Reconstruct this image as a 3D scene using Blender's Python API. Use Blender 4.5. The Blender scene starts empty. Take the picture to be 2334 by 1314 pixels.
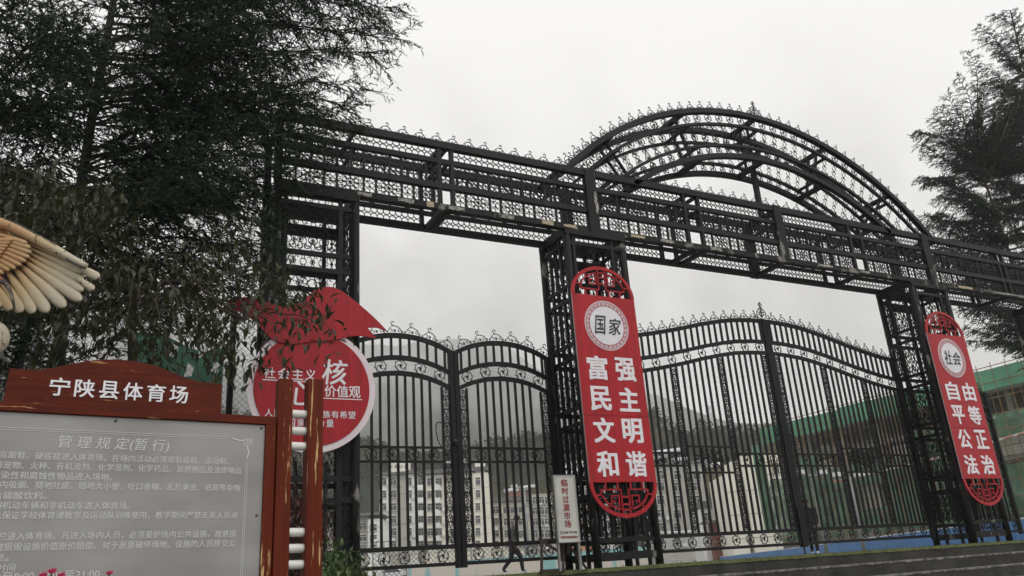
import bpy, math, random
import numpy as np
from mathutils import Matrix, Vector
random.seed(7); RNG = np.random.default_rng(11)
scene = bpy.context.scene
COL = scene.collection
# ------------------------------------------------------------------ camera
# world: x runs along the gate, y goes away through it, z is up; the camera stands at the origin,
# its axes below (right, up, back) were solved from the gate's vanishing points
CX, CY, FPX = 1167.0, 657.0, 1831.87
_c = np.array([CX, CY])
def _cv(px, py): return np.array([(px-CX)/FPX, -(py-CY)/FPX, -1.0])
_X = _cv(4825, 1065); _X /= np.linalg.norm(_X)
_Z = _cv(814, -4403); _Z /= np.linalg.norm(_Z)
_X = _X-_Z*_X.dot(_Z); _X /= np.linalg.norm(_X)
_Y = np.cross(_Z, _X)
RW = np.stack([_X, _Y, _Z])
cam_d = bpy.data.cameras.new('camera'); cam = bpy.data.objects.new('camera', cam_d); COL.objects.link(cam)
m4 = Matrix([list(RW[i])+[0] for i in range(3)]+[[0, 0, 0, 1]])
cam.matrix_world = m4
cam_d.sensor_width = 36; cam_d.lens = 36*FPX/2334; cam_d.clip_start = 0.05; cam_d.clip_end = 9000
scene.camera = cam
# ------------------------------------------------------------------ overcast sky and a soft sun
EXPOSURE = 0.0
SKY_LEVEL = 0.95
w = bpy.data.worlds.new('World'); scene.world = w; w.use_nodes = True
nt = w.node_tree; N = nt.nodes; L = nt.links; N.clear()
out = N.new('ShaderNodeOutputWorld'); bg = N.new('ShaderNodeBackground')
sky = N.new('ShaderNodeTexSky'); sky.sky_type = 'NISHITA'; sky.sun_disc = False
sky.sun_elevation = math.radians(52); sky.sun_rotation = math.radians(200)
hs = N.new('ShaderNodeHueSaturation'); hs.inputs['Saturation'].default_value = 0.12
L.new(sky.outputs[0], hs.inputs['Color'])
tc = N.new('ShaderNodeTexCoord'); sp = N.new('ShaderNodeSeparateXYZ'); L.new(tc.outputs['Generated'], sp.inputs[0])
mr = N.new('ShaderNodeMapRange'); mr.inputs['From Min'].default_value = -0.05; mr.inputs['From Max'].default_value = 1.0
mr.inputs['To Min'].default_value = 10.6; mr.inputs['To Max'].default_value = 12.0
L.new(sp.outputs['Z'], mr.inputs['Value'])
no = N.new('ShaderNodeTexNoise'); no.inputs['Scale'].default_value = 1.6; no.inputs['Detail'].default_value = 3
mp = N.new('ShaderNodeMapping'); mp.inputs['Scale'].default_value = (1, 1, 2.2)
L.new(tc.outputs['Generated'], mp.inputs[0]); L.new(mp.outputs[0], no.inputs['Vector'])
mr2 = N.new('ShaderNodeMapRange'); mr2.inputs['To Min'].default_value = 0.97; mr2.inputs['To Max'].default_value = 1.03
L.new(no.outputs[0], mr2.inputs['Value'])
mu = N.new('ShaderNodeMath'); mu.operation = 'MULTIPLY'; L.new(mr.outputs[0], mu.inputs[0]); L.new(mr2.outputs[0], mu.inputs[1])
cl = N.new('ShaderNodeVectorMath'); cl.operation = 'SCALE'; cl.inputs[0].default_value = (1.0, 0.985, 0.972)
L.new(mu.outputs[0], cl.inputs['Scale'])
mx = N.new('ShaderNodeMixRGB'); mx.inputs[0].default_value = 0.88
L.new(hs.outputs[0], mx.inputs[1]); L.new(cl.outputs[0], mx.inputs[2])
L.new(mx.outputs[0], bg.inputs[0]); bg.inputs[1].default_value = 0.1*SKY_LEVEL
L.new(bg.outputs[0], out.inputs[0])
sd = bpy.data.lights.new('sun', 'SUN'); sd.energy = 1.0; sd.angle = math.radians(25); sd.color = (1, .97, .93)
so = bpy.data.objects.new('sun', sd); COL.objects.link(so)
so.rotation_euler = (math.radians(38), 0, math.radians(200-180))
scene.view_settings.view_transform = 'Standard'; scene.view_settings.look = 'None'
scene.view_settings.exposure = EXPOSURE; scene.view_settings.gamma = 1; scene.view_settings.use_curve_mapping = False
scene.cycles.max_bounces = 6; scene.cycles.transparent_max_bounces = 16; scene.cycles.volume_bounces = 10; scene.cycles.max_bounces = 12
# ------------------------------------------------------------------ measuring helpers (design time)
def ray(px, py): return RW @ _cv(px, py)
def onY(px, py, y): r = ray(px, py); return r*(y/r[1])
def onX(px, py, x): r = ray(px, py); return r*(x/r[0])
def onZ(px, py, z): r = ray(px, py); return r*(z/r[2])
FW = -RW[:, 2].copy(); FW[2] = 0; FW /= np.linalg.norm(FW)
RT = np.array([FW[1], -FW[0], 0.0])
def at(px, py, D): r = ray(px, py); return r*(D/r.dot(FW))
# ------------------------------------------------------------------ mesh helpers
class MB:
    def __init__(s): s.v = []; s.f = []; s.m = []; s.n = 0
    def add(s, v, f, mi=0):
        v = np.asarray(v, float).reshape(-1, 3); n = s.n
        s.v.append(v); s.f += [tuple(i+n for i in q) for q in f]; s.m += [mi]*len(f); s.n += len(v)
    def box(s, lo, hi, mi=0):
        x0, y0, z0 = lo; x1, y1, z1 = hi
        s.add([(x0,y0,z0),(x1,y0,z0),(x1,y1,z0),(x0,y1,z0),(x0,y0,z1),(x1,y0,z1),(x1,y1,z1),(x0,y1,z1)],
              [(0,3,2,1),(4,5,6,7),(0,1,5,4),(1,2,6,5),(2,3,7,6),(3,0,4,7)], mi)
    def beam(s, p0, p1, w, h, up=(0, 0, 1), mi=0):
        p0 = np.array(p0, float); p1 = np.array(p1, float); d = p1-p0; d /= np.linalg.norm(d)
        up = np.array(up, float)
        if abs(d.dot(up)) > .95: up = np.array((0, 1., 0)) if abs(d[1]) < .9 else np.array((1., 0, 0))
        a = np.cross(d, up); a /= np.linalg.norm(a); b = np.cross(a, d)
        c = [(-w/2, -h/2), (w/2, -h/2), (w/2, h/2), (-w/2, h/2)]
        v = [p0+a*i+b*j for i, j in c]+[p1+a*i+b*j for i, j in c]
        s.add(v, [(0,1,2,3),(7,6,5,4),(0,4,5,1),(1,5,6,2),(2,6,7,3),(3,7,4,0)], mi)
    def tube(s, pts, r, n=5, closed=False, mi=0, cap=True):
        P = np.asarray(pts, float); K = len(P)
        rr = np.broadcast_to(np.asarray(r, float), (K,))
        if closed: T = np.roll(P, -1, 0)-np.roll(P, 1, 0)
        else: T = np.gradient(P, axis=0)
        T /= np.linalg.norm(T, axis=1)[:, None]+1e-12
        ref = np.array((0, 0, 1.)) if abs(T[:, 2]).mean() < .8 else np.array((0, 1., 0))
        A = np.cross(T, ref); A /= np.linalg.norm(A, axis=1)[:, None]+1e-12; B = np.cross(T, A)
        a = np.arange(n)*2*math.pi/n
        V = P[:, None]+(A[:, None]*np.cos(a)[None, :, None]+B[:, None]*np.sin(a)[None, :, None])*rr[:, None, None]
        F = []
        for k in range(K if closed else K-1):
            k2 = (k+1) % K
            for i in range(n):
                j = (i+1) % n; F.append((k*n+i, k*n+j, k2*n+j, k2*n+i))
        if cap and not closed: F += [tuple(range(n))[::-1], tuple((K-1)*n+i for i in range(n))]
        s.add(V.reshape(-1, 3), F, mi)
    def wire(s, pts, r, t, closed=False, mi=0):
        """flat bar bent in the local xz plane: half width r in the plane, half thickness t across it"""
        P = np.asarray(pts, float); K = len(P)
        T = (np.roll(P, -1, 0)-np.roll(P, 1, 0)) if closed else np.gradient(P, axis=0)
        T /= np.linalg.norm(T, axis=1)[:, None]+1e-12
        A = np.stack([-T[:, 1], T[:, 0]], 1)*r
        o = P+A; i = P-A
        V = np.zeros((K, 4, 3)); V[:, 0, 0] = o[:, 0]; V[:, 0, 2] = o[:, 1]; V[:, 0, 1] = -t
        V[:, 1, 0] = o[:, 0]; V[:, 1, 2] = o[:, 1]; V[:, 1, 1] = t
        V[:, 2, 0] = i[:, 0]; V[:, 2, 2] = i[:, 1]; V[:, 2, 1] = t
        V[:, 3, 0] = i[:, 0]; V[:, 3, 2] = i[:, 1]; V[:, 3, 1] = -t
        F = []
        for k in range(K if closed else K-1):
            k2 = (k+1) % K
            for a in range(4): b = (a+1) % 4; F.append((k*4+a, k*4+b, k2*4+b, k2*4+a))
        if not closed: F += [(3,2,1,0), ((K-1)*4, (K-1)*4+1, (K-1)*4+2, (K-1)*4+3)]
        s.add(V.reshape(-1, 3), F, mi)
    def prism(s, pts, y0, y1, mi=0):
        P = [tuple(p) for p in pts]; n = len(P)
        a = sum(P[i][0]*P[(i+1) % n][1]-P[(i+1) % n][0]*P[i][1] for i in range(n))
        if a < 0: P = P[::-1]
        v = [(x, y0, z) for x, z in P]+[(x, y1, z) for x, z in P]
        s.add(v, [tuple(range(n)), tuple(range(2*n-1, n-1, -1))]+[(i, i+n, (i+1) % n+n, (i+1) % n) for i in range(n)], mi)
    def ell(s, c, r, nu=12, nv=8, mi=0, M=None):
        V = []; F = []
        for j in range(nv+1):
            th = math.pi*j/nv
            for i in range(nu):
                ph = 2*math.pi*i/nu; V.append((r[0]*math.sin(th)*math.cos(ph), r[1]*math.sin(th)*math.sin(ph), r[2]*math.cos(th)))
        for j in range(nv):
            for i in range(nu): k = (i+1) % nu; F.append((j*nu+i, (j+1)*nu+i, (j+1)*nu+k, j*nu+k))
        V = np.array(V)
        if M is not None: V = V @ np.asarray(M).T
        s.add(V+np.array(c), F, mi)
    def mesh(s, name, mats, smooth=False):
        me = bpy.data.meshes.new(name)
        V = np.concatenate(s.v) if s.v else np.zeros((0, 3))
        me.from_pydata(V.tolist(), [], s.f)
        for m_ in (mats if isinstance(mats, (list, tuple)) else [mats]): me.materials.append(m_)
        if any(s.m): me.polygons.foreach_set('material_index', s.m)
        if smooth: me.polygons.foreach_set('use_smooth', [True]*len(s.f))
        me.update(); return me
def link(name, data, parent=None, loc=None, mat=None):
    o = bpy.data.objects.new(name, data); COL.objects.link(o)
    if parent is not None: o.parent = parent
    if mat is not None: o.matrix_local = mat
    elif loc is not None: o.location = loc
    return o
def build(mb, name, mat, parent=None, smooth=False, loc=None):
    return link(name, mb.mesh(name, mat, smooth), parent, loc)
def tag(o, label=None, cat=None, group=None, kind=None):
    if label: o['label'] = label
    if cat: o['category'] = cat
    if group: o['group'] = group
    if kind: o['kind'] = kind
    return o
def thing(name, label, cat, loc=(0, 0, 0), group=None):
    return tag(link(name, None, None, loc), label, cat, group)
def trimesh(name, V, mats, smooth=False, mi=None, quads=False):
    """V: (n,3,3) triangles or (n,4,3) quads"""
    k = 4 if quads else 3
    V = np.asarray(V, np.float32).reshape(-1, 3); nf = len(V)//k
    me = bpy.data.meshes.new(name); me.vertices.add(len(V)); me.vertices.foreach_set('co', V.ravel())
    me.loops.add(nf*k); me.loops.foreach_set('vertex_index', np.arange(nf*k, dtype=np.int32))
    me.polygons.add(nf); me.polygons.foreach_set('loop_start', np.arange(nf, dtype=np.int32)*k)
    for m_ in (mats if isinstance(mats, (list, tuple)) else [mats]): me.materials.append(m_)
    if mi is not None: me.polygons.foreach_set('material_index', np.asarray(mi, np.int32))
    me.update(calc_edges=True); return me
# ------------------------------------------------------------------ materials
def mat(name, c1, c2=None, scale=8, rough=.6, metal=0, bump=0, bscale=None, detail=4, coords='Object', lo=.35, hi=.65, stretch=None, spec=.5, alpha=None):
    m = bpy.data.materials.new(name); m.use_nodes = True; n = m.node_tree.nodes; l = m.node_tree.links
    b = n['Principled BSDF']; b.inputs['Roughness'].default_value = rough; b.inputs['Metallic'].default_value = metal
    b.inputs['Specular IOR Level'].default_value = spec
    b.inputs['Base Color'].default_value = (*c1, 1)
    t = n.new('ShaderNodeTexCoord'); v = t.outputs[coords]
    if stretch:
        mp = n.new('ShaderNodeMapping'); mp.inputs['Scale'].default_value = stretch; l.new(v, mp.inputs[0]); v = mp.outputs[0]
    if c2 is not None:
        no = n.new('ShaderNodeTexNoise'); no.inputs['Scale'].default_value = scale; no.inputs['Detail'].default_value = detail
        l.new(v, no.inputs['Vector'])
        r = n.new('ShaderNodeValToRGB'); r.color_ramp.elements[0].position = lo; r.color_ramp.elements[1].position = hi
        r.color_ramp.elements[0].color = (*c1, 1); r.color_ramp.elements[1].color = (*c2, 1)
        l.new(no.outputs[0], r.inputs[0]); l.new(r.outputs[0], b.inputs['Base Color'])
    if bump:
        nb = n.new('ShaderNodeTexNoise'); nb.inputs['Scale'].default_value = bscale or scale*4; nb.inputs['Detail'].default_value = 5
        l.new(v, nb.inputs['Vector'])
        bp = n.new('ShaderNodeBump'); bp.inputs['Strength'].default_value = bump; bp.inputs['Distance'].default_value = .02
        l.new(nb.outputs[0], bp.inputs['Height']); l.new(bp.outputs[0], b.inputs['Normal'])
    return m
def leafmat(name, cols, rough=.5, trans=.25):
    """leaf colour differs from leaf to leaf (random per island) with blotches"""
    m = bpy.data.materials.new(name); m.use_nodes = True; n = m.node_tree.nodes; l = m.node_tree.links
    b = n['Principled BSDF']; b.inputs['Roughness'].default_value = rough; b.inputs['Specular IOR Level'].default_value = .35
    g = n.new('ShaderNodeNewGeometry'); oi = n.new('ShaderNodeObjectInfo')
    ad = n.new('ShaderNodeMath'); ad.operation = 'ADD'; l.new(g.outputs['Random Per Island'], ad.inputs[0]); l.new(oi.outputs['Random'], ad.inputs[1])
    fr = n.new('ShaderNodeMath'); fr.operation = 'FRACT'; l.new(ad.outputs[0], fr.inputs[0])
    r = n.new('ShaderNodeValToRGB'); els = r.color_ramp.elements; r.color_ramp.interpolation = 'CONSTANT'
    for i, c in enumerate(cols):
        p = i/len(cols)
        e = els[0] if i == 0 else (els[1] if i == len(cols)-1 else els.new(p))
        e.position = p; e.color = (*c, 1)
    l.new(fr.outputs[0], r.inputs[0]); l.new(r.outputs[0], b.inputs['Base Color'])
    if trans:
        tr = n.new('ShaderNodeBsdfTranslucent'); l.new(r.outputs[0], tr.inputs[0]); ms = n.new('ShaderNodeMixShader'); ms.inputs[0].default_value = trans
        l.new(b.outputs[0], ms.inputs[1]); l.new(tr.outputs[0], ms.inputs[2]); l.new(ms.outputs[0], n['Material Output'].inputs[0])
    return m
M = {}
M['iron'] = mat('black_iron_paint', (.0075, .0075, .0085), (.015, .0145, .0145), 3, .55, 0, .25, 60, spec=.22)
M['iron_worn'] = mat('worn_black_iron', (.011, .011, .011), (.20, .19, .17), 5, .62, 0, .5, 40, detail=9, lo=.61, hi=.70, stretch=(1, 1, .5), spec=.22)
M['red'] = mat('red_banner_paint', (.40, .010, .017), (.355, .009, .016), 1.2, .42, 0, .05, 30, spec=.3)
M['red2'] = mat('crimson_board_paint', (.345, .009, .017), (.39, .010, .019), 1.1, .45, 0, .05, 30, spec=.3)
for k_ in ('red', 'red2'):
    n = M[k_].node_tree.nodes; l = M[k_].node_tree.links; b_ = n['Principled BSDF']; t_ = n.new('ShaderNodeTexCoord'); mp_ = n.new('ShaderNodeMapping'); mp_.inputs['Scale'].default_value = (14, 1, .7); l.new(t_.outputs['Object'], mp_.inputs[0])
    no_ = n.new('ShaderNodeTexNoise'); no_.inputs['Scale'].default_value = 1.2; no_.inputs['Detail'].default_value = 7; l.new(mp_.outputs[0], no_.inputs[0])
    r_ = n.new('ShaderNodeMapRange'); r_.inputs['From Min'].default_value = .35; r_.inputs['From Max'].default_value = .75; r_.inputs['To Min'].default_value = .80; r_.inputs['To Max'].default_value = 1.12; l.new(no_.outputs[0], r_.inputs[0])
    src = b_.inputs['Base Color'].links[0].from_socket; vm = n.new('ShaderNodeVectorMath'); vm.operation = 'SCALE'; l.new(src, vm.inputs[0]); l.new(r_.outputs[0], vm.inputs['Scale']); l.new(vm.outputs[0], b_.inputs['Base Color'])
M['white'] = mat('white_lettering', (.78, .75, .78), (.70, .67, .70), 5, .5)
M['disc'] = mat('white_disc', (.74, .73, .76), (.66, .65, .68), 2, .45)
M['pink'] = mat('pinkish_white_rim', (.74, .64, .68), (.66, .57, .61), 3, .5)
M['ink'] = mat('black_ink', (.012, .014, .014), rough=.5)
M['tape'] = mat('old_glue_patch', (.38, .36, .32), (.10, .10, .09), 30, .8, detail=6, lo=.45, hi=.6)
M['tape2'] = mat('tan_glue_patch', (.45, .38, .26), (.34, .28, .18), 20, .8, detail=6)
def peel_wood(name, base, dark, peel):
    m = bpy.data.materials.new(name); m.use_nodes = True; n = m.node_tree.nodes; l = m.node_tree.links
    b = n['Principled BSDF']; b.inputs['Roughness'].default_value = .55; b.inputs['Specular IOR Level'].default_value = .12
    t = n.new('ShaderNodeTexCoord'); mp = n.new('ShaderNodeMapping'); mp.inputs['Scale'].default_value = STR
    l.new(t.outputs['Object'], mp.inputs[0])
    n1 = n.new('ShaderNodeTexNoise'); n1.inputs['Scale'].default_value = 3; n1.inputs['Detail'].default_value = 5; l.new(mp.outputs[0], n1.inputs[0])
    r1 = n.new('ShaderNodeValToRGB'); r1.color_ramp.elements[0].position = .3; r1.color_ramp.elements[1].position = .7
    r1.color_ramp.elements[0].color = (*dark, 1); r1.color_ramp.elements[1].color = (*base, 1); l.new(n1.outputs[0], r1.inputs[0])
    n2 = n.new('ShaderNodeTexNoise'); n2.inputs['Scale'].default_value = 5.5; n2.inputs['Detail'].default_value = 8; n2.inputs['Roughness'].default_value = .62
    l.new(mp.outputs[0], n2.inputs[0])
    r2 = n.new('ShaderNodeValToRGB'); r2.color_ramp.elements[0].position = PEEL; r2.color_ramp.elements[1].position = PEEL+.025; l.new(n2.outputs[0], r2.inputs[0])
    mx = n.new('ShaderNodeMixRGB'); l.new(r2.outputs[0], mx.inputs[0]); l.new(r1.outputs[0], mx.inputs[1]); mx.inputs[2].default_value = (*peel, 1)
    l.new(mx.outputs[0], b.inputs['Base Color'])
    bp = n.new('ShaderNodeBump'); bp.inputs['Strength'].default_value = .4; bp.inputs['Distance'].default_value = .004; bp.invert = True
    l.new(r2.outputs[0], bp.inputs['Height']); l.new(bp.outputs[0], b.inputs['Normal'])
    return m
PEEL = .615; STR = (10, 10, .55); M['wood_v'] = peel_wood('red_brown_wood_upright', (.125, .019, .005), (.078, .011, .004), (.50, .34, .15))
PEEL = .645; STR = (1.0, 9, 10); M['wood_h'] = peel_wood('red_brown_wood_board', (.110, .016, .005), (.055, .009, .004), (.42, .22, .09))
M['steel'] = mat('dull_steel_panel', (.205, .20, .188), (.27, .265, .25), 1.6, .30, .45, .04, 200, detail=5, stretch=(1, 1, 2.5))
M['steel_print'] = mat('pale_print_on_steel', (.50, .50, .48), rough=.5)
M['rod'] = mat('white_plastic_pipe', (.66, .66, .62), (.50, .50, .46), 9, .4, detail=6, lo=.5, hi=.8)
M['screw'] = mat('screw_metal', (.10, .10, .10), rough=.4, metal=.8)
M['bark'] = mat('cedar_bark', (.022, .017, .013), (.05, .04, .03), 8, .9, 0, .6, 30, stretch=(1, 1, .3))
M['needle'] = leafmat('cedar_needles', [(.009, .024, .012), (.014, .034, .016), (.022, .044, .018), (.012, .028, .014)], .6, .15)
M['needle2'] = leafmat('far_cedar_needles', [(.010, .024, .013), (.016, .034, .019), (.013, .028, .015)], .6, .12)
M['leaf'] = leafmat('autumn_leaves', [(.034, .039, .014), (.055, .055, .021), (.039, .031, .016), (.039, .044, .016), (.104, .052, .026), (.031, .036, .013), (.060, .042, .022), (.058, .052, .021), (.029, .034, .013), (.182, .091, .058), (.044, .044, .017), (.073, .057, .026)], .38, .3)
M['leaf_green'] = leafmat('glossy_green_leaves', [(.05, .09, .025), (.09, .14, .04), (.06, .10, .03), (.12, .15, .06), (.05, .08, .03)], .35, .25)
M['leaf_red'] = leafmat('bronze_leaves', [(.05, .022, .018), (.03, .028, .016), (.10, .025, .02), (.04, .04, .02)], .5, .25)
M['petal'] = leafmat('pink_petals', [(.75, .10, .22), (.85, .20, .34), (.70, .10, .26)], .5, .3)
M['stone'] = mat('damp_step_stone', (.014, .0135, .011), (.040, .038, .030), 2.2, .8, 0, .6, 18, detail=8)
M['stone_edge'] = mat('worn_step_edge', (.05, .048, .042), (.26, .25, .22), 9, .85, 0, .5, 40, detail=8)
M['moss'] = mat('mossy_stone', (.085, .10, .035), (.14, .155, .06), 6, .95, 0, .8, 40, detail=8)
M['paving'] = mat('grey_paving', (.13, .13, .12), (.19, .19, .175), 1.2, .85, 0, .3, 12)
M['blue'] = mat('blue_hoarding', (.07, .20, .44), (.055, .16, .36), .5, .55)
M['teal'] = mat('teal_paint', (.20, .42, .44), (.26, .46, .46), .5, .7)
M['cream'] = mat('cream_render', (.80, .775, .68), (.72, .69, .60), .15, .85, detail=8)
M['wwall'] = mat('white_render', (.80, .80, .77), (.66, .66, .62), .25, .85, detail=8, stretch=(1, 1, .3))
M['gwall'] = mat('grey_render', (.42, .41, .36), (.33, .32, .28), .25, .85, detail=8, stretch=(1, 1, .3))
M['orange'] = mat('orange_render', (.55, .26, .14), (.48, .22, .12), .3, .85)
M['tile'] = mat('dark_roof_tile', (.045, .045, .048), (.08, .08, .08), 1.5, .8, 0, .5, 6)
M['glass'] = mat('dark_window_glass', (.03, .035, .038), (.07, .075, .08), .8, .15)
M['frame_w'] = mat('white_window_frame', (.6, .6, .58), rough=.5)
M['roofwhite'] = mat('white_sheet_roof', (.72, .73, .74), (.55, .56, .57), .8, .5)
M['rust'] = mat('red_rust_roof', (.20, .06, .04), (.12, .04, .03), 1, .8)
# ------------------------------------------------------------------ ground, platform and steps
PZ = 0.055
g = MB(); nx = 40
xs = np.concatenate([np.linspace(-1500, -60, 8), np.linspace(-50, 120, 40), np.linspace(140, 1800, 8)])
ys = np.array([11.9, 14, 20, 30, 45, 70, 100, 150, 300, 700, 1500, 2600.])
GZ = lambda y: PZ+max(0, min(y-12, 90))*0.0055-max(0, y-300)*0.002
V = [(x, y, GZ(y)) for y in ys for x in xs]; nX = len(xs)
g.add(V, [(j*nX+i, j*nX+i+1, (j+1)*nX+i+1, (j+1)*nX+i) for j in range(len(ys)-1) for i in range(nX-1)])
tag(build(g, 'sports_ground', mat('pale_sports_ground', (.16, .165, .155), (.22, .22, .20), .3, .9)), kind='structure')
g = MB(); g.box((-1500, -900, -1.9), (1800, 11.9, -1.5)); tag(build(g, 'forecourt_ground', M['paving']), kind='structure')
g = MB(); g.box((-60, 10.20, -1.5), (60, 11.9, PZ)); tag(build(g, 'platform', M['stone']), kind='structure')
def ragged(x0, x1, y0, y1, z0, z1, step, amp, name, m):
    """a worn nosing: strip whose front edge and top wander"""
    r = random.Random(hash(name) % 999 if False else len(name)*7+int(abs(z1)*100)); b = MB(); n = int((x1-x0)/step)
    X = np.linspace(x0, x1, n+1); V = []
    for x in X:
        a = r.uniform(0, amp); c = r.uniform(-amp, amp)*.5
        V += [(x, y0-a*.6, z0+c), (x, y0-a, z1-.004), (x, y1, z1+abs(c)*.4), (x, y1, z0)]
    F = []
    for i in range(n):
        for a in range(4): b_ = (a+1) % 4; F.append((i*4+a, (i+1)*4+a, (i+1)*4+b_, i*4+b_))
    b.add(V, F); return build(b, name, m)
st = MB()
for k in range(1, 8):
    y0 = 10.20-.33*k; z1 = PZ-.195*k
    s_ = MB(); s_.box((-2.2 if k < 99 else 0, y0, -1.5), (60, y0+.33, z1)); o = build(s_, 'step', M['stone']); tag(o, kind='structure')
    e = ragged(-2.2, 34, y0-.006, y0+.05, z1-.028, z1+.004, .07, .012, 'step_edge', M['stone_edge']); e.parent = o
e = ragged(-2.2, 40, 10.19, 10.5, PZ-.045, PZ+.008, .05, .014, 'mossy_edge', M['moss']); tag(e, kind='structure')
# grass and moss tufts on the platform lip
n = 5200; bx = RNG.uniform(1, 30, n); by = RNG.uniform(10.17, 10.45, n); h = RNG.uniform(.006, .028, n)*(.35+1.1*RNG.random(n)**3*2)
a = RNG.uniform(0, 6.28, n); wv = .004
P = np.zeros((n, 3, 3)); P[:, 0] = np.stack([bx-wv*np.cos(a), by-wv*np.sin(a), np.full(n, PZ)], 1); P[:, 1] = np.stack([bx+wv*np.cos(a), by+wv*np.sin(a), np.full(n, PZ)], 1)
P[:, 2] = np.stack([bx+RNG.normal(0, .012, n), by+RNG.normal(0, .012, n), PZ+h], 1)
tag(link('grass_tufts', trimesh('grass_tufts', P, leafmat('grass_blades', [(.05, .09, .02), (.09, .13, .035), (.06, .08, .03)], .6, .2))),
    'short green grass and moss along the platform edge', 'grass', kind='stuff')
# ------------------------------------------------------------------ ironwork motifs (polylines in a local xz plane)
def arc(cx, cz, r, a0, a1, n=8, rz=None):
    a = np.radians(np.linspace(a0, a1, n)); return np.stack([cx+r*np.cos(a), cz+(rz or r)*np.sin(a)], 1)
def ring(cx, cz, r, n=12):
    a = np.arange(n)*2*math.pi/n; return np.stack([cx+r*np.cos(a), cz+r*np.sin(a)], 1)
def spiral(cx, cz, r0, r1, a0, a1, n=10):
    a = np.radians(np.linspace(a0, a1, n)); r = np.linspace(r0, r1, n); return np.stack([cx+r*np.cos(a), cz+r*np.sin(a)], 1)
def smooth(pts, k=4):
    P = np.array(pts, float); Q = np.vstack([2*P[0]-P[1], P, 2*P[-1]-P[-2]]); o = []
    for i in range(1, len(Q)-2):
        for t in np.arange(k)/k:
            a, b, c, d = Q[i-1], Q[i], Q[i+1], Q[i+2]
            o.append(.5*(2*b+(c-a)*t+(2*a-5*b+4*c-d)*t*t+(3*b-3*c+d-a)*t**3))
    o.append(P[-1]); return np.array(o)
def flower(mb, cx, cz, r, t, n=5, ph=0):
    p = []
    for i in range(n*2):
        rr = r if i % 2 == 0 else r*.45; a = ph+math.pi*i/n; p.append((cx+rr*math.cos(a), cz+rr*math.sin(a)))
    mb.prism(p, -t, t)
WR, WT = .0045, .006
CACHE = {}
def motif(key, fn, m='iron'):
    if key not in CACHE:
        b = MB(); fn(b); CACHE[key] = b.mesh(key[0], M[m])
    return CACHE[key]
def crest_fn(w, h, flip=1):
    def fn(b):
        S = lambda pts: [(x*w*flip, z*h) for x, z in pts]
        b.wire(smooth(S([(-.48, 0), (-.44, .3), (-.27, .58), (0, .70), (.2, .62), (.33, .35), (.42, .12), (.5, .02)]), 3), WR, WT)
        b.wire(smooth(S([(0, .70), (.13, .80), (.19, 1.0), (.10, 1.12), (.0, 1.05), (.05, .96)]), 3), WR, WT)
        b.wire(smooth(S([(-.40, .42), (-.26, .36), (-.28, .18), (-.40, .2)]), 3), WR*.8, WT)
        b.wire(smooth(S([(.30, .40), (.16, .36), (.12, .20), (.22, .12)]), 3), WR*.8, WT)
        flower(b, -.03*w*flip, .24*h, .17*h, WT, 4, .5)
        flower(b, .47*w*flip, .16*h, .10*h, WT, 3, 1.5)
        b.wire(smooth(S([(-.5, 0), (-.56, .16), (-.50, .26)]), 3), WR*.8, WT)
    return fn
def crest(w, h, flip=1): return motif(('crest_scroll', w, h, flip), crest_fn(w, h, flip))
def rosette_fn(r, sq=1.0):
    def fn(b):
        b.wire(ring(0, 0, r, 16), WR, WT, True)
        for i in range(8):
            a = math.radians(i*45+12); c, s = math.cos(a), math.sin(a); b.wire([(r*c, r*s), (r*1.22*c, r*1.22*s)], WR*1.3, WT)
        for i in range(3):
            b.wire(spiral(0, 0, r*.2, r, i*120+10, i*120+115, 6), WR*.9, WT)
        flower(b, 0, 0, r*.36, WT*1.5, 5, .3)
    return fn
def rosette(r): return motif(('rosette', r), rosette_fn(r))
def lattice_fn(w, h, p=.105):
    """rows of touching rings with small rings and crosses between them"""
    def fn(b):
        nr = max(1, round(h/.19)); hh = h/nr; nc = max(2, round(w/p)); pp = w/nc
        R = pp*.5
        for k in range(nr):
            z0 = k*hh
            for i in range(nc):
                x = (i+.5)*pp
                b.wire(ring(x, z0+R*.72, R*.98, 10), .0036, WT, True)
                b.wire(ring(x, z0+hh-R*.72, R*.98, 10), .0036, WT, True)
                if i < nc-1:
                    x2 = x+pp/2; b.wire(ring(x2, z0+hh/2, R*.52, 8), .0036, WT, True)
                zc = z0+hh/2; d = R*.22
                b.prism([(x-d, zc), (x, zc-d), (x+d, zc), (x, zc+d)], -WT, WT)
    return fn
def lattice(w, h, p=.105): w = round(w, 2); h = round(h, 2); return motif(('ring_lattice', w, h, p), lattice_fn(w, h, p))
def star_fn(w, h):
    def fn(b):
        cx, cz = w/2, h/2
        for i in range(8):
            a = math.pi*i/4; c, s = math.cos(a), math.sin(a)
            k = min(w/2/abs(c) if abs(c) > .01 else 9, h/2/abs(s) if abs(s) > .01 else 9)
            b.wire([(cx, cz), (cx+k*c, cz+k*s)], .005, WT)
            m_ = k*.62; flower(b, cx+m_*c, cz+m_*s, .017, WT, 4, a)
            a2 = a+math.pi/8; c2, s2 = math.cos(a2), math.sin(a2); q = min(w, h)*.36
            b.wire(ring(cx+q*c2, cz+q*s2, min(w, h)*.115, 9), .0036, WT, True)
        flower(b, cx, cz, .03, WT*1.4, 6)
        for sx in (0, 1):
            for k in range(3):
                x = cx+(1 if sx else -1)*w*.40; z = h*(.18+.32*k)
                b.wire(ring(x, z, w*.085, 8), .0038, WT, True); flower(b, x, z-w*.085, .014, WT, 3)
        b.wire(ring(cx, cz, min(w, h)*.22, 12), .0036, WT, True)
    return fn
def star(w, h): w = round(w, 2); h = round(h, 2); return motif(('star_panel', w, h), star_fn(w, h))
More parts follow.
